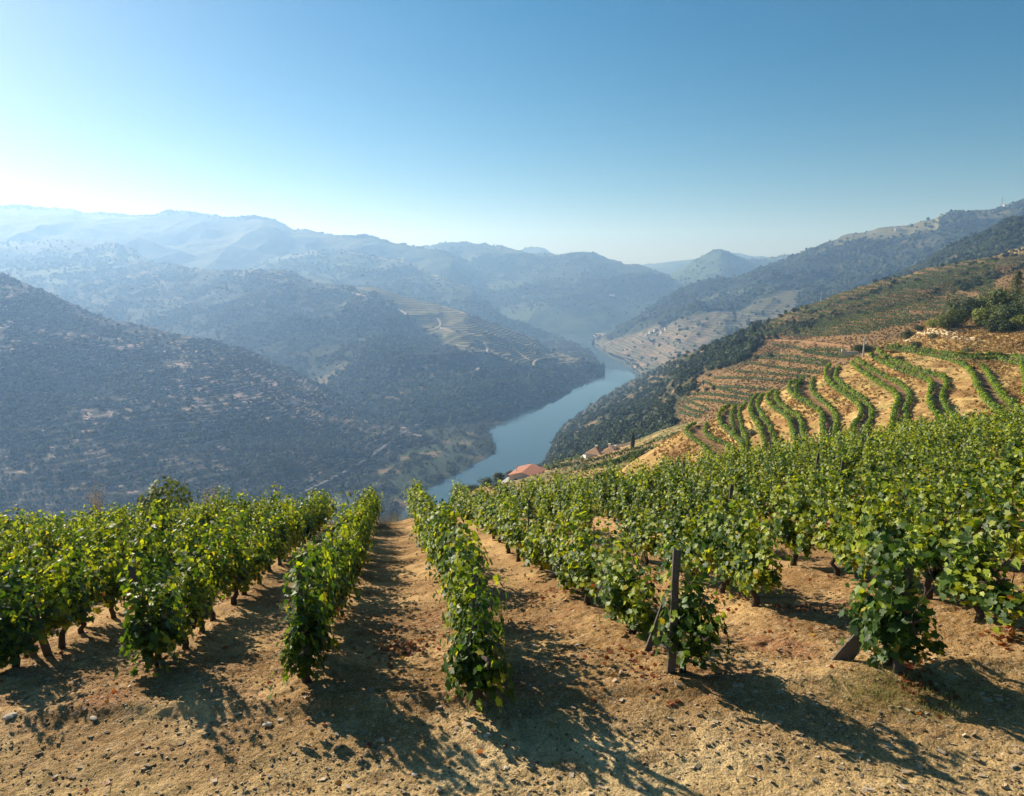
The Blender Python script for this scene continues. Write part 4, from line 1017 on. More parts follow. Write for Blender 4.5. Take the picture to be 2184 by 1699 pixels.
for k, p in enumerate(P_line):
    s = GT.uniform(4.2, 7.5) * (0.55 if k < 30 else 1.0)
    tree('riverside_tree', (p[0] - GT.uniform(0, 9), p[1] - GT.uniform(-4, 6), p[2] - 0.3), s, f'rounded green tree, {words(k + 1) if k < 39 else str(k + 1) + "th"} from the near end of the left bank belt', 'tree', RIV[GT.integers(5)], 'trees lining the left river bank', GT.uniform(0.9, 1.3), False)

# ---- trees near the rocky cut
bvM = BVHTree.FromObject(oM, bpy.context.evaluated_depsgraph_get()); bvO = BVHTree.FromObject(oO, bpy.context.evaluated_depsgraph_get())
def cast(bv, px, py):
    X, Z = ray(px, py); r = bv.ray_cast(Vector((0, 0, 0)), Vector((float(X), 1, float(Z)))); return np.array(r[0]) if r[0] else None
NEAR_T = [mesh_only('tree_crown', leafy_proto(GT, 1500, 0.15, 12), M_treeleaf, False) for _ in range(5)]
TINT = {'dark': (0.060, 0.080, 0.022), 'mid': (0.13, 0.155, 0.035), 'bright': (0.24, 0.26, 0.045), 'olive': (0.16, 0.16, 0.065)}
NT_ = {(i, k): tint_mesh(m, c_) for i, m in enumerate(NEAR_T) for k, c_ in TINT.items()}
cl = [(1950, 770, 95, 'mid', 'broad green tree behind the rocky cut, left of the pine'), (1762, 800, 78, 'dark', 'dark round tree over the rocky cut, left of the broad green tree'), (1975, 850, 80, 'mid', 'green tree in front of the broad tree above the rocks'),
      (1865, 860, 82, 'bright', 'yellow-green tree in the middle of the clump above the rocks'), (2075, 850, 85, 'dark', 'dark tree below the pine near the right frame edge'), (1700, 870, 70, 'mid', 'round green tree low in the clump above the pale rocks'),
      (2115, 880, 60, 'bright', 'bright green bush at the right frame edge above the rocks'), (1625, 885, 58, 'mid', 'small green tree at the left end of the clump above the rocks'), (1550, 885, 45, 'bright', 'low bright bush trailing left of the clump above the rocks'),
      (1480, 915, 32, 'dark', 'small dark bush left of the clump on the crest of the rocky cut'), (1400, 955, 42, 'dark', 'dark bush on the slope left of the pale rocks'), (1556, 958, 28, 'olive', 'small olive bush on the pale rock face'),
      (1447, 1020, 38, 'dark', 'round dark bush standing alone above the top vine rows'), (1770, 1048, 28, 'olive', 'tiny olive bush on the bank under the pale rocks'), (1345, 1098, 26, 'olive', 'little olive bush between two curving vine rows'),
      (1100, 1040, 40, 'dark', 'dark bushy tree left of the pale concrete pole'), (1150, 1042, 38, 'mid', 'green tree right of the pale concrete pole'), (2165, 800, 90, 'dark', 'tall dark tree cut by the right frame edge'),
      (2020, 760, 70, 'dark', 'dark tree just left of the pine at its foot'), (1840, 800, 62, 'dark', 'dark tree between the two largest crowns above the rocks'), (1930, 905, 60, 'dark', 'dark undergrowth bush at the lip of the rock cut'), (2010, 910, 55, 'dark', 'dark bush at the lip of the rock cut, right of the last'),
      (430, 1565, 38, 'olive', 'olive green bush among the lowest curving terraces')]
for i, (a, b, r_, tn, lab) in enumerate(cl):
    px, py = c3((a, b + r_ * 0.45)); p = cast(bvM, px, py)
    if p is None: p = np.array(pt(px, py, 215 if a > 1300 else 190))
    s = r_ * 0.3428 / F * p[1] / 1.05
    tree('tree' if r_ > 45 else 'bush', (p[0], p[1], p[2] - 0.2), s, lab, 'tree' if r_ > 45 else 'bush', NT_[(i % 5, tn)], 'trees and bushes around the rocky cut', 1.1 if r_ > 45 else 0.9, r_ > 45)
# pine: whorls of drooping boughs round a straight stem
def pine(loc, H, label):
    g = np.random.default_rng(9); o = empty('pine_tree', loc); tag(o, label, 'pine tree')
    mb = MB(); mb.tube([(0, 0, -0.4), (0, 0, H * 0.5), (0, 0, H * 0.97)], [0.22, 0.14, 0.03], 8); mb.build('trunk', M_wood, o, True)
    P, N = [], []
    for k in range(22):
        z = H * (0.22 + 0.76 * k / 22); L = (1 - k / 23) ** 0.85 * H * 0.40
        for j in range(11):
            a = g.uniform(0, 6.28)
            for m in range(12):
                t = (m + g.uniform()) / 12; P.append([math.cos(a) * L * t + g.normal() * 0.12, math.sin(a) * L * t + g.normal() * 0.12, z - 0.10 * L * t + g.normal() * 0.10]); N.append([g.normal() * 0.4, g.normal() * 0.4, 1])
    n = len(P); d = leaves('lo', np.array(P), np.array(N), g.uniform(0.25, 0.5, n), green(n, g, (0.06, 0.10, 0.02), (0.14, 0.19, 0.035)), 0.3, g)
    mesh_np('crown', d[0], d[1], M_treeleaf, False, d[2].astype(np.float32), o)
p = cast(bvM, *c3((2068, 760))); p = p if p is not None else np.array(pt(*c3((2068, 760)), 238))
pine(p - np.array([0, 0, 0.5]), 215 * 0.3428 / F * p[1], 'pointed green pine rising above the tree clump at the right')
# cypress beside the farmhouse
def cypress(loc, H, label):
    g = np.random.default_rng(10); o = empty('cypress_tree', loc); tag(o, label, 'cypress tree')
    mb = MB(); mb.tube([(0, 0, -0.3), (0, 0, H * 0.2)], [0.16, 0.12], 7); mb.build('trunk', M_wood, o, True)
    n = 1500; t = g.uniform(0, 1, n) ** 0.8; a = g.uniform(0, 6.28, n); rr = H * 0.135 * np.sin(np.clip(t * 0.92 + 0.1, 0, 1) * np.pi) ** 0.6 * (1 - 0.35 * t) * g.uniform(0.8, 1.08, n)
    P = np.stack([rr * np.cos(a), rr * np.sin(a), H * (0.05 + 0.95 * t)], -1); N = np.stack([np.cos(a), np.sin(a), 0 * a + 0.5], -1)
    d = leaves('lo', P, N, g.uniform(0.2, 0.4, n), green(n, g, (0.015, 0.028, 0.010), (0.035, 0.055, 0.018)), -0.8, g)
    mesh_np('crown', d[0], d[1], M_treeleaf, False, d[2].astype(np.float32), o)
def onO(px, py, D=None):
    p = cast(bvO, px, py); return p if p is not None else np.array(pt(px, py, D or 230))
p = onO(1349, 958); cypress(p, 38 / F * p[1], 'slim dark cypress standing beside the farmhouse outbuilding')

# ---- plants on the skyline of the near vineyard
def skyline(px, py, D): 
    X, Z = ray(px, py); x = float(X * D); return np.array([x, D, float(G(x, D))])
b = skyline(356, 1060, 38.0)
cr_ = leafy_proto(GT, 1600, 0.12, 12); hb = (float(ray(356, 1031)[1]) * 38.0 - b[2] + 0.2) / (1.25 * cr_[0][:, 2].max()) / 0.82 * 1.15
tree('bush', b - np.array([0, 0, 0.2]), hb * 0.82, 'rounded green bush rising behind the left vine rows', 'bush', tint_mesh(mesh_only('tree_crown', cr_, M_treeleaf, False), (0.15, 0.18, 0.045)), None, 1.25)
def feathery(px, D, H, label):
    g = np.random.default_rng(int(px)); b = skyline(px, 1060, D); H = float(ray(px, 1030)[1]) * D - b[2]; o = empty('dry_shrub', b); tag(o, label, 'dry shrub', 'feathery dry shrubs behind the vines')
    mb = MB(); P = []
    for k in range(46):
        a = g.uniform(0, 6.28); sp = g.uniform(0.1, 0.62); q = [Vector((0, 0, 0))]
        h_ = H * g.uniform(0.7, 1.0)
        for j in range(1, 6): q.append(Vector((math.cos(a) * sp * (j / 5) ** 1.4 + g.normal() * 0.02, math.sin(a) * sp * (j / 5) ** 1.4, h_ * j / 5))); 
        mb.tube(q, [0.010, 0.008, 0.006, 0.004, 0.003, 0.002], 3, False)
        for j in range(30):
            t = g.uniform(0.45, 1.0); P.append([math.cos(a) * sp * t ** 1.4 + g.normal() * 0.07, math.sin(a) * sp * t ** 1.4 + g.normal() * 0.07, h_ * t + g.normal() * 0.05])
    mb.build('stems', mat_plain('dry_stem', (0.16, 0.11, 0.08), 0.9, 0.3, 20), o)
    n = len(P); col = lerp3(C3(0.30, 0.20, 0.17), C3(0.62, 0.52, 0.46), g.uniform(0, 1, n))
    d = leaves('lo', np.array(P), g.normal(size=(n, 3)), g.uniform(0.03, 0.06, n), col, 0, g); mesh_np('seed_heads', d[0], d[1], M_treeleaf, False, d[2].astype(np.float32), o)
feathery(202, 37.5, 2.9, 'pale feathery dry shrub behind the left vines, near the frame edge')
feathery(448, 37.5, 2.75, 'pale feathery dry shrub just right of the rounded green bush')

# rough dry growth on the terrace banks and the slope behind
def tufts(name, label, V, n, smin, smax, colr, seed, parmask=None, px_lim=None):
    g = np.random.default_rng(seed); c = 0.25 * (V[:-1, :-1] + V[1:, 1:] + V[1:, :-1] + V[:-1, 1:]); px, py = project(V); a = np.abs((px[:-1, 1:] - px[:-1, :-1]) * (py[1:, :-1] - py[:-1, :-1])) + 0.02
    if parmask is not None: a = a * parmask[:, None]
    if px_lim: a = a * ((px[:-1, :-1] > px_lim[0]) & (px[:-1, :-1] < px_lim[1]))
    w_ = a.ravel() / a.sum(); k = g.choice(w_.size, n, p=w_); nc = V.shape[1] - 1; i, j = k // nc, k % nc; u1, u2 = g.uniform(0, 1, (n, 1)), g.uniform(0, 1, (n, 1))
    P = V[i, j] * (1 - u1) * (1 - u2) + V[i + 1, j] * u1 * (1 - u2) + V[i, j + 1] * (1 - u1) * u2 + V[i + 1, j + 1] * u1 * u2
    m = 5; P = np.repeat(P, m, 0) + g.normal(size=(n * m, 3)) * np.array([0.16, 0.16, 0]); s = np.repeat(g.uniform(smin, smax, n), m) * g.uniform(0.6, 1.2, n * m)
    P[:, 2] += s * 0.28; N = g.normal(size=(n * m, 3)); N[:, 2] *= 0.25
    col = np.repeat(colr(g.uniform(0, 1, n)), m, 0) * g.uniform(0.8, 1.2, (n * m, 1)); d = leaves('lo', P, N, s, col, -2.0, g)
    tag(mesh_np(name, d[0], d[1], M_treeleaf, False, d[2].astype(np.float32)), label, name.replace('_', ' '), kind='stuff')
pm = np.concatenate([np.full(sb, 1.0 if (i < 4 or (i - 4) % 2 == 1) else 0.0) for i, sb in enumerate(subs)])
tufts('dry_grass', 'golden dry grass covering the banks between the curving terraces', VM, 16000, 0.18, 0.50, lambda t: lerp3(C3(0.30, 0.16, 0.055), C3(0.50, 0.33, 0.13), t), 530, pm)
tufts('dry_grass', 'dry grass and weeds on the shoulder around the farmhouses', VO, 5000, 0.2, 0.6, lambda t: lerp3(C3(0.12, 0.11, 0.035), C3(0.40, 0.26, 0.10), t), 531)
tufts('dry_weeds', 'low weeds and dry bushes over the reddish lower terraces', hL.V[:230], 9000, 0.4, 1.0, lambda t: lerp3(C3(0.15, 0.10, 0.04), C3(0.34, 0.20, 0.085), t), 532, None, (1400, 2184))
tufts('dry_weeds', 'low green and brown growth over the upper terraced slope', hL.V[180:420], 6000, 0.4, 1.1, lambda t: lerp3(C3(0.10, 0.085, 0.03), C3(0.26, 0.16, 0.065), t), 533, None, (1560, 2184))

bs_ = np.stack(bl[:3], -1)[::-1].copy(); bs_ = bs_ if bs_.shape[0] else bs_
tufts('scrub', 'low bushes and reeds roughening the left river flats', bs_, 9000, 1.0, 2.8, lambda t: lerp3(C3(0.035, 0.042, 0.018), C3(0.20, 0.15, 0.075), t ** 1.6), 540, (np.ones(bs_.shape[0] - 1)))
tufts('scrub', 'low bushes over the foot of the near left hillside', hD.V[:200], 12000, 0.9, 2.2, lambda t: lerp3(C3(0.020, 0.026, 0.012), C3(0.085, 0.075, 0.04), t ** 1.6), 541)
# ------------------------------------------------------------------ houses
M_white = mat_plain('lime_wash', (0.72, 0.68, 0.62), 0.9, 0.08, 1.5)
M_pinkwall = mat_plain('pinkish_render', (0.62, 0.50, 0.46), 0.9, 0.08, 1.5)
def tile_mat(name, a, b, scale=4.0):
    t = NT(name); tc = t.n('ShaderNodeTexCoord'); wv = t.n('ShaderNodeTexWave'); wv.inputs['Scale'].default_value = scale; wv.inputs['Distortion'].default_value = 0.4; wv.bands_direction = 'X'
    t.l(tc.outputs['Object'], wv.inputs['Vector']); n = t.noise(1.4, 5, 0.7)
    c_ = t.mix(n, a, b); c_ = t.mix(t.math('MULTIPLY', wv.outputs['Fac'], 0.35), c_, (a[0] * 0.45, a[1] * 0.4, a[2] * 0.4))
    return t.done(t.bsdf(c_, 0.85, t.bump(wv.outputs['Fac'], 0.6, 0.06), 0.2))
M_red = tile_mat('orange_roof_tiles', (0.42, 0.17, 0.10), (0.58, 0.28, 0.18)); M_brown = tile_mat('old_roof_tiles', (0.30, 0.17, 0.09), (0.50, 0.33, 0.19)); M_beige = tile_mat('pale_roof_tiles', (0.36, 0.25, 0.15), (0.48, 0.35, 0.23))
M_glass = mat_plain('dark_window_glass', (0.03, 0.035, 0.04), 0.2, 0.2, 3, 0.5); M_metal = mat_plain('grey_metal', (0.35, 0.35, 0.36), 0.5, 0.1, 6); M_conc = mat_plain('pale_concrete', (0.48, 0.45, 0.40), 0.9, 0.12, 4)
M_polewood = mat_plain('pole_wood', (0.12, 0.09, 0.065), 0.9, 0.3, 8)
def gable_roof(W, L, h, rise, over=0.4, th=0.14):
    mb = MB(); w2, l2 = W / 2 + over, L / 2 + over; e = h - rise * over / (W / 2)
    top = [(-w2, -l2, e), (0, -l2, h + rise), (w2, -l2, e), (-w2, l2, e), (0, l2, h + rise), (w2, l2, e)]
    vs = [(x, y, z + th) for x, y, z in top] + [(x, y, z + 0.003) for x, y, z in top]
    mb.add(vs, [(0, 1, 4, 3), (1, 2, 5, 4), (6, 9, 10, 7), (7, 10, 11, 8), (0, 3, 9, 6), (2, 8, 11, 5), (0, 6, 7, 1), (1, 7, 8, 2), (3, 4, 10, 9), (4, 5, 11, 10)]); return mb
def walls(W, L, h, rise, foot=4.0):
    mb = MB(); w2, l2 = W / 2, L / 2
    vs = [(-w2, -l2, -foot), (w2, -l2, -foot), (w2, l2, -foot), (-w2, l2, -foot), (-w2, -l2, h), (w2, -l2, h), (w2, l2, h), (-w2, l2, h), (0, -l2, h + rise), (0, l2, h + rise)]
    mb.add(vs, [(3, 2, 1, 0), (0, 1, 5, 8, 4), (2, 3, 7, 9, 6), (1, 2, 6, 5), (3, 0, 4, 7), (4, 8, 9, 7), (8, 5, 6, 9)]); return mb
def hip_roof(W, L, h, rise, over=0.5, th=0.15, ridge=None):
    mb = MB(); w2, l2 = W / 2 + over, L / 2 + over; r = max(0.2, (L - W) / 2) if ridge is None else ridge
    top = [(-w2, -l2, h), (w2, -l2, h), (w2, l2, h), (-w2, l2, h), (0, -r, h + rise), (0, r, h + rise)]
    vs = [(x, y, z + th) for x, y, z in top] + [(x, y, h + 0.003) for x, y, z in top[:4]]
    mb.add(vs, [(0, 1, 4), (1, 2, 5, 4), (2, 3, 5), (3, 0, 4, 5), (0, 6, 7, 1), (1, 7, 8, 2), (2, 8, 9, 3), (3, 9, 6, 0), (9, 8, 7, 6)]); return mb
def boxpart(name, c_, size, mat, parent):
    mb = MB(); mb.box(c_, size); return mb.build(name, mat, parent)
def window(parent, c_, w_, h_, axis):
    """recessed-looking window: frame and pane, on a wall facing -y ('y') or -x ('x')"""
    mb = MB(); s = (w_ + 0.16, 0.10, h_ + 0.16) if axis == 'y' else (0.10, w_ + 0.16, h_ + 0.16); mb.box(c_, s); f = mb.build('window', M_conc, parent)
    off = (0, -0.055, 0) if axis == 'y' else (-0.055, 0, 0); mb = MB(); mb.box((c_[0] + off[0], c_[1] + off[1], c_[2]), (w_, 0.03, h_) if axis == 'y' else (0.03, w_, h_)); mb.build('pane', M_glass, f)
# red roofed house
p = onO(1127, 1034, 215)
p = np.array(pt(1124, 1027, 222))
h1 = empty('house', tuple(p), R(-20)); tag(h1, 'small pale house with a bright orange gabled roof nearest the river', 'house')
walls(9.0, 10.6, 3.2, 1.35, 8).build('wall', M_pinkwall, h1); rf = gable_roof(9.0, 10.6, 3.2, 1.35).build('roof', M_red, h1)
window(h1, (-2.0, -5.3, 1.6), 1.1, 1.2, 'y'); window(h1, (1.8, -5.3, 1.6), 1.1, 1.2, 'y'); window(h1, (-4.5, -1.5, 1.6), 1.2, 1.2, 'x'); boxpart('door', (0, -5.32, 1.0), (1.0, 0.06, 2.1), M_polewood, h1)
mb = MB(); mb.tube([(-3.2, -1.5, 3.4), (-3.2, -1.5, 5.6)], 0.12, 8); mb.tube([(-3.2, -1.5, 5.6), (-3.2, -1.5, 5.9)], 0.20, 8); mb.build('flue', M_metal, h1)
boxpart('veranda', (-6.2, -1.0, -0.2), (3.4, 7.0, 0.25), M_conc, h1)
# farmhouse with two hipped roofs
p = np.array(pt(1285, 979, 262))
h2 = empty('farmhouse', tuple(p), R(-28)); tag(h2, 'white farmhouse under two brown hipped roofs with chimneys', 'farmhouse')
def sub(part, mat, name, dx, dy, dz=0.0):
    o = part.build(name, mat, h2); o.location = (dx, dy, dz); return o
wb_ = MB(); wb_.box((0, 0, -2.2), (6.0, 6.6, 9.0)); sub(wb_, M_white, 'wall', -2.6, -0.6); wb2 = MB(); wb2.box((0, 0, -1.9), (6.6, 7.2, 9.0)); sub(wb2, M_white, 'wall', 3.4, 1.5, 0.2)
r1 = sub(hip_roof(6.0, 6.6, 2.3, 2.2, ridge=0.5), M_brown, 'roof', -2.6, -0.6); r2 = sub(hip_roof(6.6, 7.2, 2.6, 2.4, ridge=0.9), M_brown, 'roof', 3.4, 1.5, 0.2)
for rr_, q in ((r1, (-0.3, 1.2, 3.6)), (r2, (-1.9, 2.0, 3.9)), (r2, (1.3, -0.4, 4.2))):
    mb = MB(); mb.box(q, (0.75, 0.75, 2.6)); mb.box((q[0], q[1], q[2] + 1.38), (0.95, 0.95, 0.14)); c_ = mb.build('chimney', M_white, rr_)
window(h2, (-2.6, -3.95, 1.0), 0.9, 1.1, 'y'); window(h2, (-5.65, -0.6, 1.0), 0.9, 1.1, 'x'); window(h2, (4.3, -2.15, 1.2), 1.0, 1.1, 'y')
boxpart('terrace', (-7.0, -1.5, 0.3), (3.0, 5.0, 0.3), M_white, h2)
p = np.array(pt(1328, 961, 285)); h3 = empty('outbuilding', tuple(p), R(-64)); tag(h3, 'low outbuilding with a plain beige roof beside the cypress', 'outbuilding')
walls(6.4, 9.5, 1.6, 1.2, 6).build('wall', M_white, h3); gable_roof(6.4, 9.5, 1.6, 1.2, 0.3).build('roof', M_beige, h3)
boxpart('door', (0.0, -4.78, 0.6), (1.3, 0.06, 1.9), M_polewood, h3)
# olive trees by the red roofed house
OL = tint_mesh(NEAR_T[0], (0.075, 0.09, 0.05)); OB = tint_mesh(NEAR_T[1], (0.075, 0.10, 0.03))
for px, py, D, s, m_, lab in ((1064, 1024, 232, 2.3, OL, 'grey-green olive tree just left of the orange roofed house'), (1089, 1016, 250, 2.0, OL, 'olive tree behind the left corner of the orange roofed house'), (1037, 1033, 205, 2.0, OB, 'round green tree farthest left of the orange roofed house'),
                              (1006, 1044, 190, 1.4, OB, 'small bush between the river and the near vine tops'), (1147, 1001, 275, 1.9, OL, 'dark bush behind the ridge of the orange roof'), (1062, 1040, 180, 1.3, OL, 'low olive bush in front of the small terrace'),
                              (1364, 960, 262, 1.6, OB, 'small bush right of the cypress'), (1313, 962, 262, 1.3, OB, 'clipped green bush at the right corner of the farmhouse')):
    p = pt(px, py + 4, D); tree('olive_tree' if m_ is OL else 'bush', p, s, lab, 'olive tree' if m_ is OL else 'bush', m_, 'trees around the farm buildings', 0.95)
# ---- rows on the shoulder by the houses, laid on the ground
def c8(p): return (1019 + 0.206 * p[0] / 1.0302 * 1.0, 825 + 0.2 * p[1])
OR = [([(740, 905), (880, 872), (1100, 835), (1300, 785), (1460, 745), (1640, 690)], 'dark vine row along the lip above the farmhouse'), ([(1640, 690), (1780, 650), (1900, 595), (2040, 555), (2150, 515)], 'vine row along the lip right of the cypress'),
      ([(1020, 900), (1200, 880), (1400, 830), (1560, 790), (1680, 740), (1800, 690)], 'second vine row below the farmhouse lip'), ([(1320, 870), (1450, 830), (1560, 800), (1620, 770)], 'short vine row slanting over the bare slope below the farmhouse'),
      ([(1430, 860), (1500, 810), (1580, 765), (1680, 720)], 'vine row slanting up towards the cypress'), ([(1640, 850), (1680, 780), (1760, 720), (1880, 660)], 'steep vine row below the lip right of the cypress'),
      ([(1820, 760), (1900, 800), (2000, 790)], 'short vine row at the foot of the orange bank'), ([(1880, 700), (1990, 650), (2110, 610), (2180, 560)], 'vine row bending up beside the orange bank'),
      ([(640, 850), (800, 830), (960, 800), (1130, 780)], 'pale green vine row behind the orange roof'), ([(700, 880), (860, 860), (1000, 845)], 'lower pale vine row behind the orange roof'), ([(620, 830), (760, 805), (920, 775), (1100, 760)], 'uppermost pale vine row behind the orange roof')]
for i, (q, lab) in enumerate(OR):
    dd_ = resample(np.array([(*c8(s_), 0) for s_ in q], float), 40); P = [cast(bvO, a, b) for a, b, _ in dd_]; P = np.array([s_ for s_ in P if s_ is not None])
    if len(P) < 5: continue
    dd = hedge(P, 40, 0.40, W=0.95, H=1.3, seed=600 + i, yellow=0.14, dark=0.85 if i != 0 else 0.6)
    tag(mesh_np('vine_row', dd[0], dd[1], M_vine, True, dd[2].astype(np.float32)), lab, 'vine row', 'vine rows on the shoulder by the houses')
# ---- small far buildings
def cottage(p, W, L, h, rz, label, roofm, cat='house'):
    o = empty('house', tuple(p), rz); tag(o, label, cat); walls(W, L, h, W * 0.2, 3).build('wall', M_white, o); gable_roof(W, L, h, W * 0.2, 0.4).build('roof', roofm, o)
    for k in range(max(1, int(L // 5))): window(o, (-W / 2, -L / 2 + 2.5 + 5 * k, h * 0.55), 1.2, 1.3, 'x')
for px, py, W, L, lab in ((1388, 711, 9, 16, 'white house lowest in the cluster above the far right bank'), (1399, 706, 8, 20, 'long white house in the middle of the far riverside cluster'), (1412, 711, 9, 14, 'white house at the right end of the far riverside cluster'),
                      (1420, 703, 7, 10, 'small white house uphill in the far riverside cluster'), (1379, 716, 6, 9, 'tiny white shed nearest the water in the far cluster')):
    p = hit(hJ, px, py); 
    if p is not None: cottage(p, W, L, 6, R(-60), lab, M_brown)
for h_, px, py, W, L, lab in ((hJ, 1915, 491, 10, 20, 'white house alone on the bare crest of the right hill'), (hJ, 2148, 441, 12, 22, 'white house on the skyline beside the pylon'), (HILLS['hill7'], 935, 597, 12, 24, 'white house on the hazy ridge across the river'),
                              (HILLS['hill2'], 1305, 632, 14, 30, 'tall pale building low on the hazy far hill')):
    p = hit(h_, px, py)
    if p is not None: cottage(p, W, L, 6, R(70), lab, M_brown)
# ---- poles and pylon
def pole(p, H, mat, label, r=0.14, arm=True):
    o = empty('utility_pole', tuple(p)); tag(o, label, 'utility pole'); mb = MB(); mb.tube([(0, 0, -0.6), (0, 0, H)], [r, r * 0.6], 7); mb.build('post', mat, o)
    if arm: mb = MB(); mb.box((0, 0, H - 0.5), (1.5, 0.12, 0.12)); mb.build('crossarm', mat, o); [boxpart('insulator', (s * 0.6, 0, H - 0.35), (0.1, 0.1, 0.2), M_white, o) for s in (-1, 1)]
p = cast(bvM, 1841, 757); p = p if p is not None else np.array(pt(1841, 757, 185)); pole(p, 38 / F * p[1], M_conc, 'pale concrete pole at the end of the top terraces', 0.22, False)
wl = empty('wall', tuple(p + np.array([-3.4, 0.5, 0]))); tag(wl, 'low pale concrete wall beside the concrete pole', 'wall'); boxpart('parapet', (0, 0, 0.35), (4.6, 0.3, 0.9), M_conc, wl); boxpart('end_pier', (-2.1, 0, 0.7), (0.4, 0.4, 1.6), M_conc, wl)
p = onO(1226, 986, 235); pole(p, 22 / F * p[1], M_polewood, 'thin dark pole left of the farmhouse', 0.11)
p = hit(hL, 1750, 647); p is not None and pole(p, 22 / F * p[1], M_conc, 'grey pole on the crest of the terraced slope', 0.3)
p = lvl(1644, 937, -28.0); pole(p, 36 / F * p[1], M_polewood, 'thin bare wooden pole rising before the lowest golden terraces', 0.13, False)
def pylon(p, H, label):
    o = empty('pylon', tuple(p)); tag(o, label, 'pylon'); mb = MB()
    for sx, sy in ((-1, -1), (1, -1), (1, 1), (-1, 1)): mb.tube([(sx * H * 0.11, sy * H * 0.11, -1), (sx * H * 0.035, sy * H * 0.035, H * 0.6), (sx * 0.3, sy * 0.3, H)], 0.45, 4)
    for k in range(6):
        z = H * k / 7; q = H * 0.11 - (H * 0.075) * min(1, z / (H * 0.6)); z2 = H * (k + 1) / 7; q2 = H * 0.11 - (H * 0.075) * min(1, z2 / (H * 0.6))
        for s in (-1, 1): mb.tube([(-q, s * q, z), (q2, s * q2, z2)], 0.25, 3); mb.tube([(s * q, -q, z), (s * q2, q2, z2)], 0.25, 3)
    mb.build('lattice_tower', M_metal, o)
    for z, w_ in ((0.66, 0.20), (0.80, 0.16), (0.93, 0.12)): mb = MB(); mb.tube([(-w_ * H, 0, z * H), (w_ * H, 0, z * H)], 0.4, 4); mb.build('crossarm', M_metal, o)
p = hit(hJ, 2135, 446); p is not None and pylon(p, 24 / F * p[1], 'lattice pylon on the skyline at the upper right')
# ---- tracks and the riverside road
M_track = mat_plain('pale_track', (0.30, 0.25, 0.19), 0.95, 0.15, 0.3); M_road = mat_plain('grey_road', (0.10, 0.095, 0.09), 0.9, 0.15, 0.3)
def strip(name, surfs, pts, w_, mat, n=80, lift=1.0):
    P = np.array(pts, float); d = np.r_[0, np.cumsum(np.hypot(*np.diff(P, axis=0).T))]; s = np.linspace(0, d[-1], n); Q = []
    for a, b in zip(smooth_interp(s, d, P[:, 0]), smooth_interp(s, d, P[:, 1])):
        hs = [q for q in (hit(h_, a, b) for h_ in surfs) if q is not None]
        if hs: Q.append(min(hs, key=lambda q: q[1]))
    Q = np.array(Q)
    if len(Q) < 4: return
    kz = np.ones(5) / 5; Q[2:-2, 2] = np.convolve(Q[:, 2], kz, 'valid'); Q[2:-2, 1] = np.convolve(Q[:, 1], kz, 'valid'); Q[2:-2, 0] = np.convolve(Q[:, 0], kz, 'valid')
    T = unit(np.gradient(Q, axis=0) * np.array([1, 1, 0])); Bn = np.stack([T[:, 1], -T[:, 0], 0 * T[:, 0]], -1) * w_ / 2
    V = np.stack([Q + Bn + np.array([0, 0, lift]), Q - Bn + np.array([0, 0, lift]), Q - Bn * 1.4 - np.array([0, 0, 2.5]), Q + Bn * 1.4 - np.array([0, 0, 2.5])], 1)
    i = np.arange(len(Q) - 1)[:, None] * 4; f = np.concatenate([np.stack([i[:, 0] + a, i[:, 0] + b, i[:, 0] + b + 4, i[:, 0] + a + 4], -1) for a, b in ((0, 1), (1, 2), (3, 0))])
    tag(mesh_np(name, V.reshape(-1, 3), f, mat, False), kind='structure')
strip('road', [hD, hC], [(600, 1074), (650, 1050), (720, 1016), (790, 975), (850, 931), (890, 907), (950, 884), (1010, 864), (1060, 849), (1130, 830), (1200, 806)], 6, M_road, 110, 1.5)
for q, w_ in (([(735, 621), (790, 636), (831, 653), (856, 664), (876, 680)], 6), ([(934, 680), (939, 687), (940, 694), (930, 702), (900, 712), (868, 722)], 6), ([(1033, 731), (1040, 744), (1034, 760), (1031, 777), (1015, 792)], 7), ([(1196, 762), (1160, 765), (1140, 772), (1137, 778), (1147, 786)], 6),
              ([(1064, 694), (1080, 702), (1110, 712), (1140, 726), (1170, 745)], 6), ([(940, 655), (1000, 672), (1050, 690)], 4), ([(940, 700), (1000, 718), (1030, 730), (1090, 745), (1130, 770)], 4)):
    strip('path', [hC], q, w_, M_track, 50, 2.6)
strip('path', [hL], [c3(s_) for s_ in [(440, 986), (560, 984), (700, 988), (850, 1000), (980, 1015), (1060, 1025)]], 2.6, mat_plain('orange_track', (0.24, 0.13, 0.055), 0.95, 0.15, 0.5), 60, 0.3)

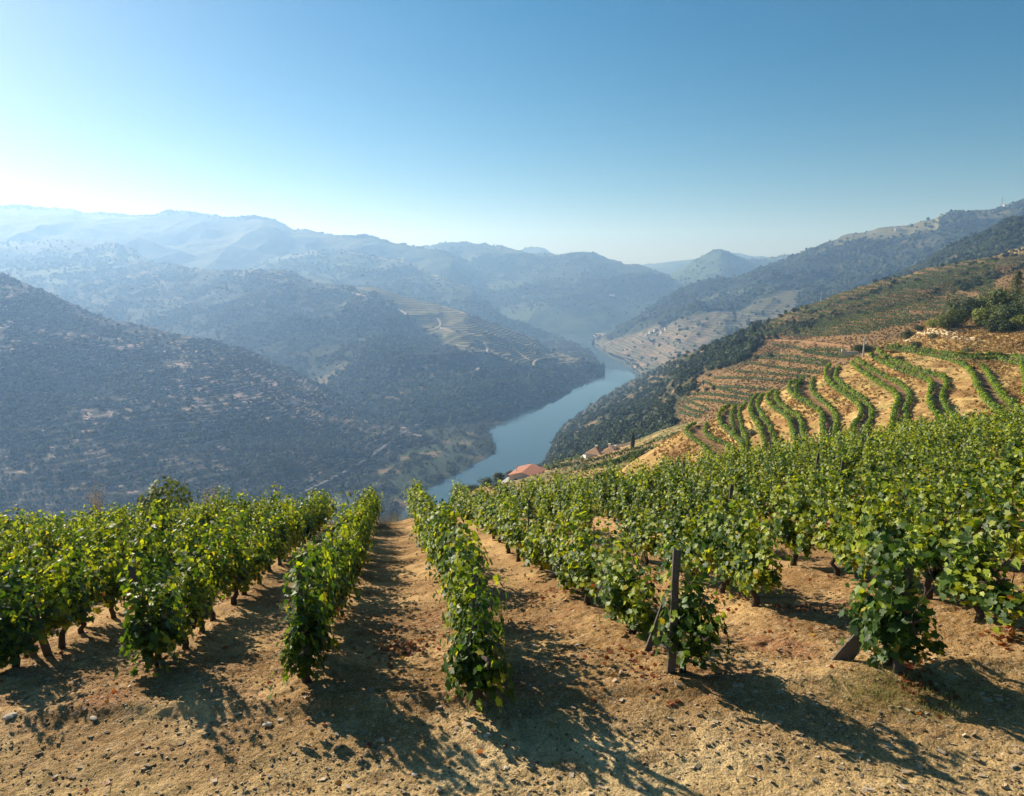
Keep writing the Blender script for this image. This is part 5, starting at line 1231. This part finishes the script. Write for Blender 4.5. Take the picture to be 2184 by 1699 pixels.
# ------------------------------------------------------------------ stones, litter and straw on the ground
GS = np.random.default_rng(71)
def frame_pts(n, d0, d1, g, pw=1.0):
    D = d0 + (d1 - d0) * g.uniform(0, 1, n) ** pw; X = g.uniform(-0.86, 0.86, n); return X * D, D
def stone_data(g, n, s, flat_, cols):
    v, f = ico(1.0, 1) if n else ICO1
    return v, f
CUBE_V = np.array([(x, y, z) for z in (-1, 1) for y in (-1, 1) for x in (-1, 1)], float); CUBE_F = np.array([(0, 2, 3), (0, 3, 1), (4, 5, 7), (4, 7, 6), (0, 1, 5), (0, 5, 4), (2, 6, 7), (2, 7, 3), (0, 4, 6), (0, 6, 2), (1, 3, 7), (1, 7, 5)], np.int32)
def rubble(g, x, y, s, flatness, col):
    n = len(x); z = G(x, y, 1); V = np.repeat(CUBE_V[None], n, 0) * g.uniform(0.55, 1.15, (n, 8, 3)) * np.stack([s, s * g.uniform(0.5, 0.9, n), s * flatness * g.uniform(0.6, 1.3, n)], -1)[:, None, :]
    a = g.uniform(0, 6.28, n); b = g.normal(size=n) * 0.22; c_ = g.normal(size=n) * 0.22 - 0.25
    ca, sa = np.cos(a)[:, None], np.sin(a)[:, None]; x0, y0, z0 = V[..., 0], V[..., 1], V[..., 2]
    X_ = x0 * ca - y0 * sa; Y_ = x0 * sa + y0 * ca; Z_ = z0 + X_ * b[:, None] + Y_ * c_[:, None]
    P = np.stack([X_ + x[:, None], Y_ + y[:, None], Z_ + (z + s * flatness * 0.35)[:, None]], -1)
    Fc = CUBE_F[None] + (np.arange(n) * 8)[:, None, None]; return P.reshape(-1, 3), Fc.reshape(-1, 3), np.repeat(col[:, None, :], 8, 1).reshape(-1, 3)
M_stone = mat_land('schist_stone', fine=6.0, amount=0.35, bump=0.6, bscale=40, bdist=0.01)
n = 46000; x, y = frame_pts(n, 4.7, 15, GS, 1.2); s = 0.0035 + 0.016 * GS.uniform(0, 1, n) ** 3.6
u_, v_ = uv(x, y); w_ = fbm(x / 0.8, y / 0.6, 3, 700); keep = w_ + 0.5 * GS.uniform(-1, 1, n) + 0.25 * (y < 6.6) > -0.05; x, y, s = x[keep], y[keep], s[keep]; n = len(x)
tone = GS.uniform(0, 1, n) ** 2; col = lerp3(C3(0.17, 0.11, 0.055), C3(0.50, 0.40, 0.26), tone)
d = rubble(GS, x, y, s, 0.55, col); tag(mesh_np('gravel', d[0], d[1], M_stone, False, d[2].astype(np.float32)), 'small clods and gravel strewn over the tilled earth', 'gravel', kind='stuff')
n = 1600; x, y = frame_pts(n, 4.8, 11, GS, 2.2); s = 0.012 + 0.028 * GS.uniform(0, 1, n) ** 2.2
col = lerp3(C3(0.22, 0.16, 0.10), C3(0.50, 0.40, 0.28), GS.uniform(0, 1, n)); d = rubble(GS, x, y, s, 0.28, col)
tag(mesh_np('schist_flakes', d[0], d[1], M_stone, False, d[2].astype(np.float32)), 'flat schist flakes scattered over the earth', 'stones', kind='stuff')
def stone(px, py, size, col, label, fl=0.3, seed=0):
    size *= 0.72; col = tuple(c_ * 0.78 for c_ in col)
    x, y, z = ground_at(px, py); g = np.random.default_rng(seed + 900); v, f = ico(1.0, 2); n_ = fbm(v[:, 0] * 1.3 + seed, v[:, 1] * 1.3 + v[:, 2], 3, seed); v = np.round(v * (1 + 0.25 * n_[:, None]) * 2.2) / 2.2 * 0.75 + v * 0.25
    v = v * np.array([size, size * g.uniform(0.55, 0.8), size * fl]); a = g.uniform(-0.5, 0.5); v = np.stack([v[:, 0] * math.cos(a) - v[:, 1] * math.sin(a), v[:, 0] * math.sin(a) + v[:, 1] * math.cos(a), v[:, 2]], -1)
    o = mesh_np('stone', v, f, M_stone, False, np.tile(np.array(col, np.float32), (len(v), 1))); o.location = (x, y, z + size * fl * 0.45); tag(o, label, 'stone', 'larger stones lying on the earth')
pale = (0.60, 0.53, 0.42); tan_ = (0.42, 0.31, 0.20); grey = (0.30, 0.27, 0.24)
for i, (px, py, sz, cl_, lab) in enumerate((
    (200, 1534, 0.075, pale, 'largest pale flat stone at the lower left'), (22, 1532, 0.10, pale, 'long pale slab of stone at the left frame edge'), (570, 1548, 0.075, pale, 'pale flake below the shadow of the second vine'), (792, 1473, 0.055, grey, 'rounded grey stone lying in the tall vine shadow'),
    (1040, 1572, 0.07, pale, 'pale upright flake below the middle shadow'), (975, 1558, 0.065, tan_, 'brown pointed stone left of the pale flake'), (1067, 1219, 0.12, tan_, 'tan stone between the rows right of the middle path'), (1894, 1596, 0.075, tan_, 'brown stone at the tip of the long shadow at the right'),
    (1790, 1374, 0.06, tan_, 'tan stone left of the tilted slate board'), (2072, 1283, 0.07, pale, 'pale stone under the vines at the right'), (1232, 1377, 0.055, pale, 'pale oval stone between the third and fourth near vines'), (885, 1655, 0.05, pale, 'small pale stone at the bottom, left of centre'),
    (1080, 1640, 0.04, pale, 'small pale stone at the bottom centre'), (2170, 1610, 0.06, tan_, 'tan stone at the lower right frame edge'), (700, 1400, 0.05, tan_, 'small brown stone beside the tall vine base'), (228, 1565, 0.05, tan_, 'tan flake right below the largest pale stone'),
    (1507, 1232, 0.08, tan_, 'tan stone among the trunks right of the tall stake'), (420, 1395, 0.06, grey, 'grey stone in the shadow beside the low vine'))):
    stone(px, py, sz, cl_, lab, 0.32, i)
# fallen leaves, mostly red-brown, gathered in patches
LIT = [(855, 1385, 0.50, 170), (1395, 1240, 0.25, 50), (1690, 1300, 0.35, 90), (1170, 1270, 0.6, 60), (1965, 1470, 0.35, 60), (2160, 1360, 0.3, 50), (1500, 1290, 0.9, 120), (60, 1330, 0.7, 60), (450, 1290, 1.0, 90), (1940, 1420, 0.3, 50), (1350, 1420, 0.9, 60), (730, 1250, 0.8, 50)]
P = []
for px, py, r_, n_ in LIT:
    x0, y0, _ = ground_at(px, py)
    for k in range(n_): P.append((x0 + GS.normal() * r_ * 0.45, y0 + GS.normal() * r_ * 0.40))
for k in range(1700):
    u = GS.uniform(6, 22); r_ = GS.integers(-6, 9); x, y = xy(u, ROW0 + ROWS * r_ + GS.normal() * 0.35); P.append((x, y))
P = np.array(P); Z = G(P[:, 0], P[:, 1], 1) + 0.012; n = len(P); N = GS.normal(size=(n, 3)) * 0.35 + np.array([0, 0, 1])
col = np.where((GS.uniform(0, 1, n) < 0.6)[:, None], lerp3(C3(0.20, 0.055, 0.025), C3(0.34, 0.11, 0.045), GS.uniform(0, 1, n)), lerp3(C3(0.26, 0.16, 0.07), C3(0.42, 0.28, 0.12), GS.uniform(0, 1, n)))
d = leaves('mid', np.column_stack([P, Z]), N, GS.uniform(0.035, 0.075, n), col, 0, GS); tag(mesh_np('leaf_litter', d[0], d[1], M_vine, True, d[2].astype(np.float32)), 'red-brown fallen vine leaves lying on the earth', 'leaf litter', kind='stuff')
# straw and twigs
def straws(name, label, x, y, ln, wd, rise, col, g, up=0.0):
    n = len(x); a = g.uniform(0, 6.28, n); segs = 4; V = []; Fc = []; bend = g.normal(size=n) * 1.1; z0 = G(x, y, 1) + 0.006
    cx, cy_, dirn = x.copy(), y.copy(), a.copy(); rows = []
    for k in range(segs + 1):
        w_ = wd * (1 - 0.75 * k / segs); nx, ny = -np.sin(dirn), np.cos(dirn); zc = z0 + rise * (np.sin(np.pi * k / segs) if not up else (k / segs)) * ln
        rows.append((np.stack([cx + nx * w_, cy_ + ny * w_, zc], -1), np.stack([cx - nx * w_, cy_ - ny * w_, zc], -1), np.stack([cx, cy_, zc + w_ * 1.6], -1)))
        st = ln / segs * (0.35 if up else 1); cx = cx + np.cos(dirn) * st; cy_ = cy_ + np.sin(dirn) * st; dirn = dirn + bend / segs
    V = np.stack([q for r_ in rows for q in r_], 1); m = V.shape[1]
    f = [];
    for k in range(segs):
        for p_, q_ in ((0, 2), (2, 1), (1, 0)): f.append((k * 3 + p_, k * 3 + q_, k * 3 + 3 + q_, k * 3 + 3 + p_))
    f = np.array(f, np.int32); Fc = (f[None] + (np.arange(n) * m)[:, None, None]).reshape(-1, 4)
    tag(mesh_np(name, V.reshape(-1, 3), Fc, M_stone, True, np.repeat(col[:, None, :], m, 1).reshape(-1, 3).astype(np.float32)), label, name.replace('_', ' '), kind='stuff')
n = 4200; x, y = frame_pts(n, 4.8, 13, GS, 1.6); straws('dry_straw', 'pale dry straw and stalks lying on the earth', x, y, 0.03 + 0.14 * GS.uniform(0, 1, n) ** 2.5, 0.0016, 0.06, lerp3(C3(0.34, 0.24, 0.12), C3(0.62, 0.48, 0.28), GS.uniform(0, 1, n)), GS)
n = 150; x, y = frame_pts(n, 4.8, 12, GS, 1.3); straws('pruned_twigs', 'brown pruned vine twigs lying on the earth', x, y, 0.15 + 0.30 * GS.uniform(0, 1, n) ** 2, 0.0032, 0.05, lerp3(C3(0.10, 0.06, 0.035), C3(0.45, 0.33, 0.22), GS.uniform(0, 1, n)), GS)
P = []
for px, py, r_, n_ in ((1860, 1480, 0.42, 1500), (2000, 1500, 0.30, 500), (2120, 1320, 0.6, 500), (1330, 1330, 0.5, 260), (960, 1440, 0.35, 220), (1110, 1110, 3.0, 300), (2060, 1480, 0.8, 500)):
    x0, y0, _ = ground_at(px, py)
    for k in range(n_): P.append((x0 + GS.normal() * r_ * 0.7, y0 + GS.normal() * r_ * 0.45))
P = np.array(P); n = len(P); straws('dry_grass', 'sparse yellow-green grass tufts on the earth by the lower right vine', P[:, 0], P[:, 1], 0.03 + 0.06 * GS.uniform(0, 1, n), 0.0018, 0.9, lerp3(C3(0.30, 0.24, 0.08), C3(0.34, 0.36, 0.10), GS.uniform(0, 1, n)), GS, 1.0)
# long dry grass along the far lip of the vineyard
n = 5200; u_ = GS.uniform(35.3, 38.5, n); v_ = GS.uniform(-27, 14, n); x, y = xy(u_, v_)
straws('dry_grass', 'long dry grass along the far lip of the near vineyard', x, y, GS.uniform(0.4, 1.0, n), 0.008, 0.9, lerp3(C3(0.26, 0.20, 0.08), C3(0.30, 0.28, 0.09), GS.uniform(0, 1, n)), GS, 1.0)
# ------------------------------------------------------------------ haze: the air of the valley
def haze(density=1.9e-4, col=(0.33, 0.57, 1.0), aniso=0.36):
    m = MB(); m.box((0, 4200, 125), (26000, 11600, 880))
    t = NT('valley_haze')
    v = t.n('ShaderNodeVolumePrincipled')
    v.inputs['Color'].default_value = (*col, 1); v.inputs['Density'].default_value = density
    v.inputs['Absorption Color'].default_value = (0.86, 0.92, 1, 1)      # pure scattering: blue light is scattered first, as in clear air
    v.inputs['Anisotropy'].default_value = aniso
    t.l(v.outputs[0], t.out.inputs['Volume'])
    o = m.build('haze', t.m)
    tag(o, kind='stuff', label='thin blue air haze filling the river valley', cat='haze')
haze()
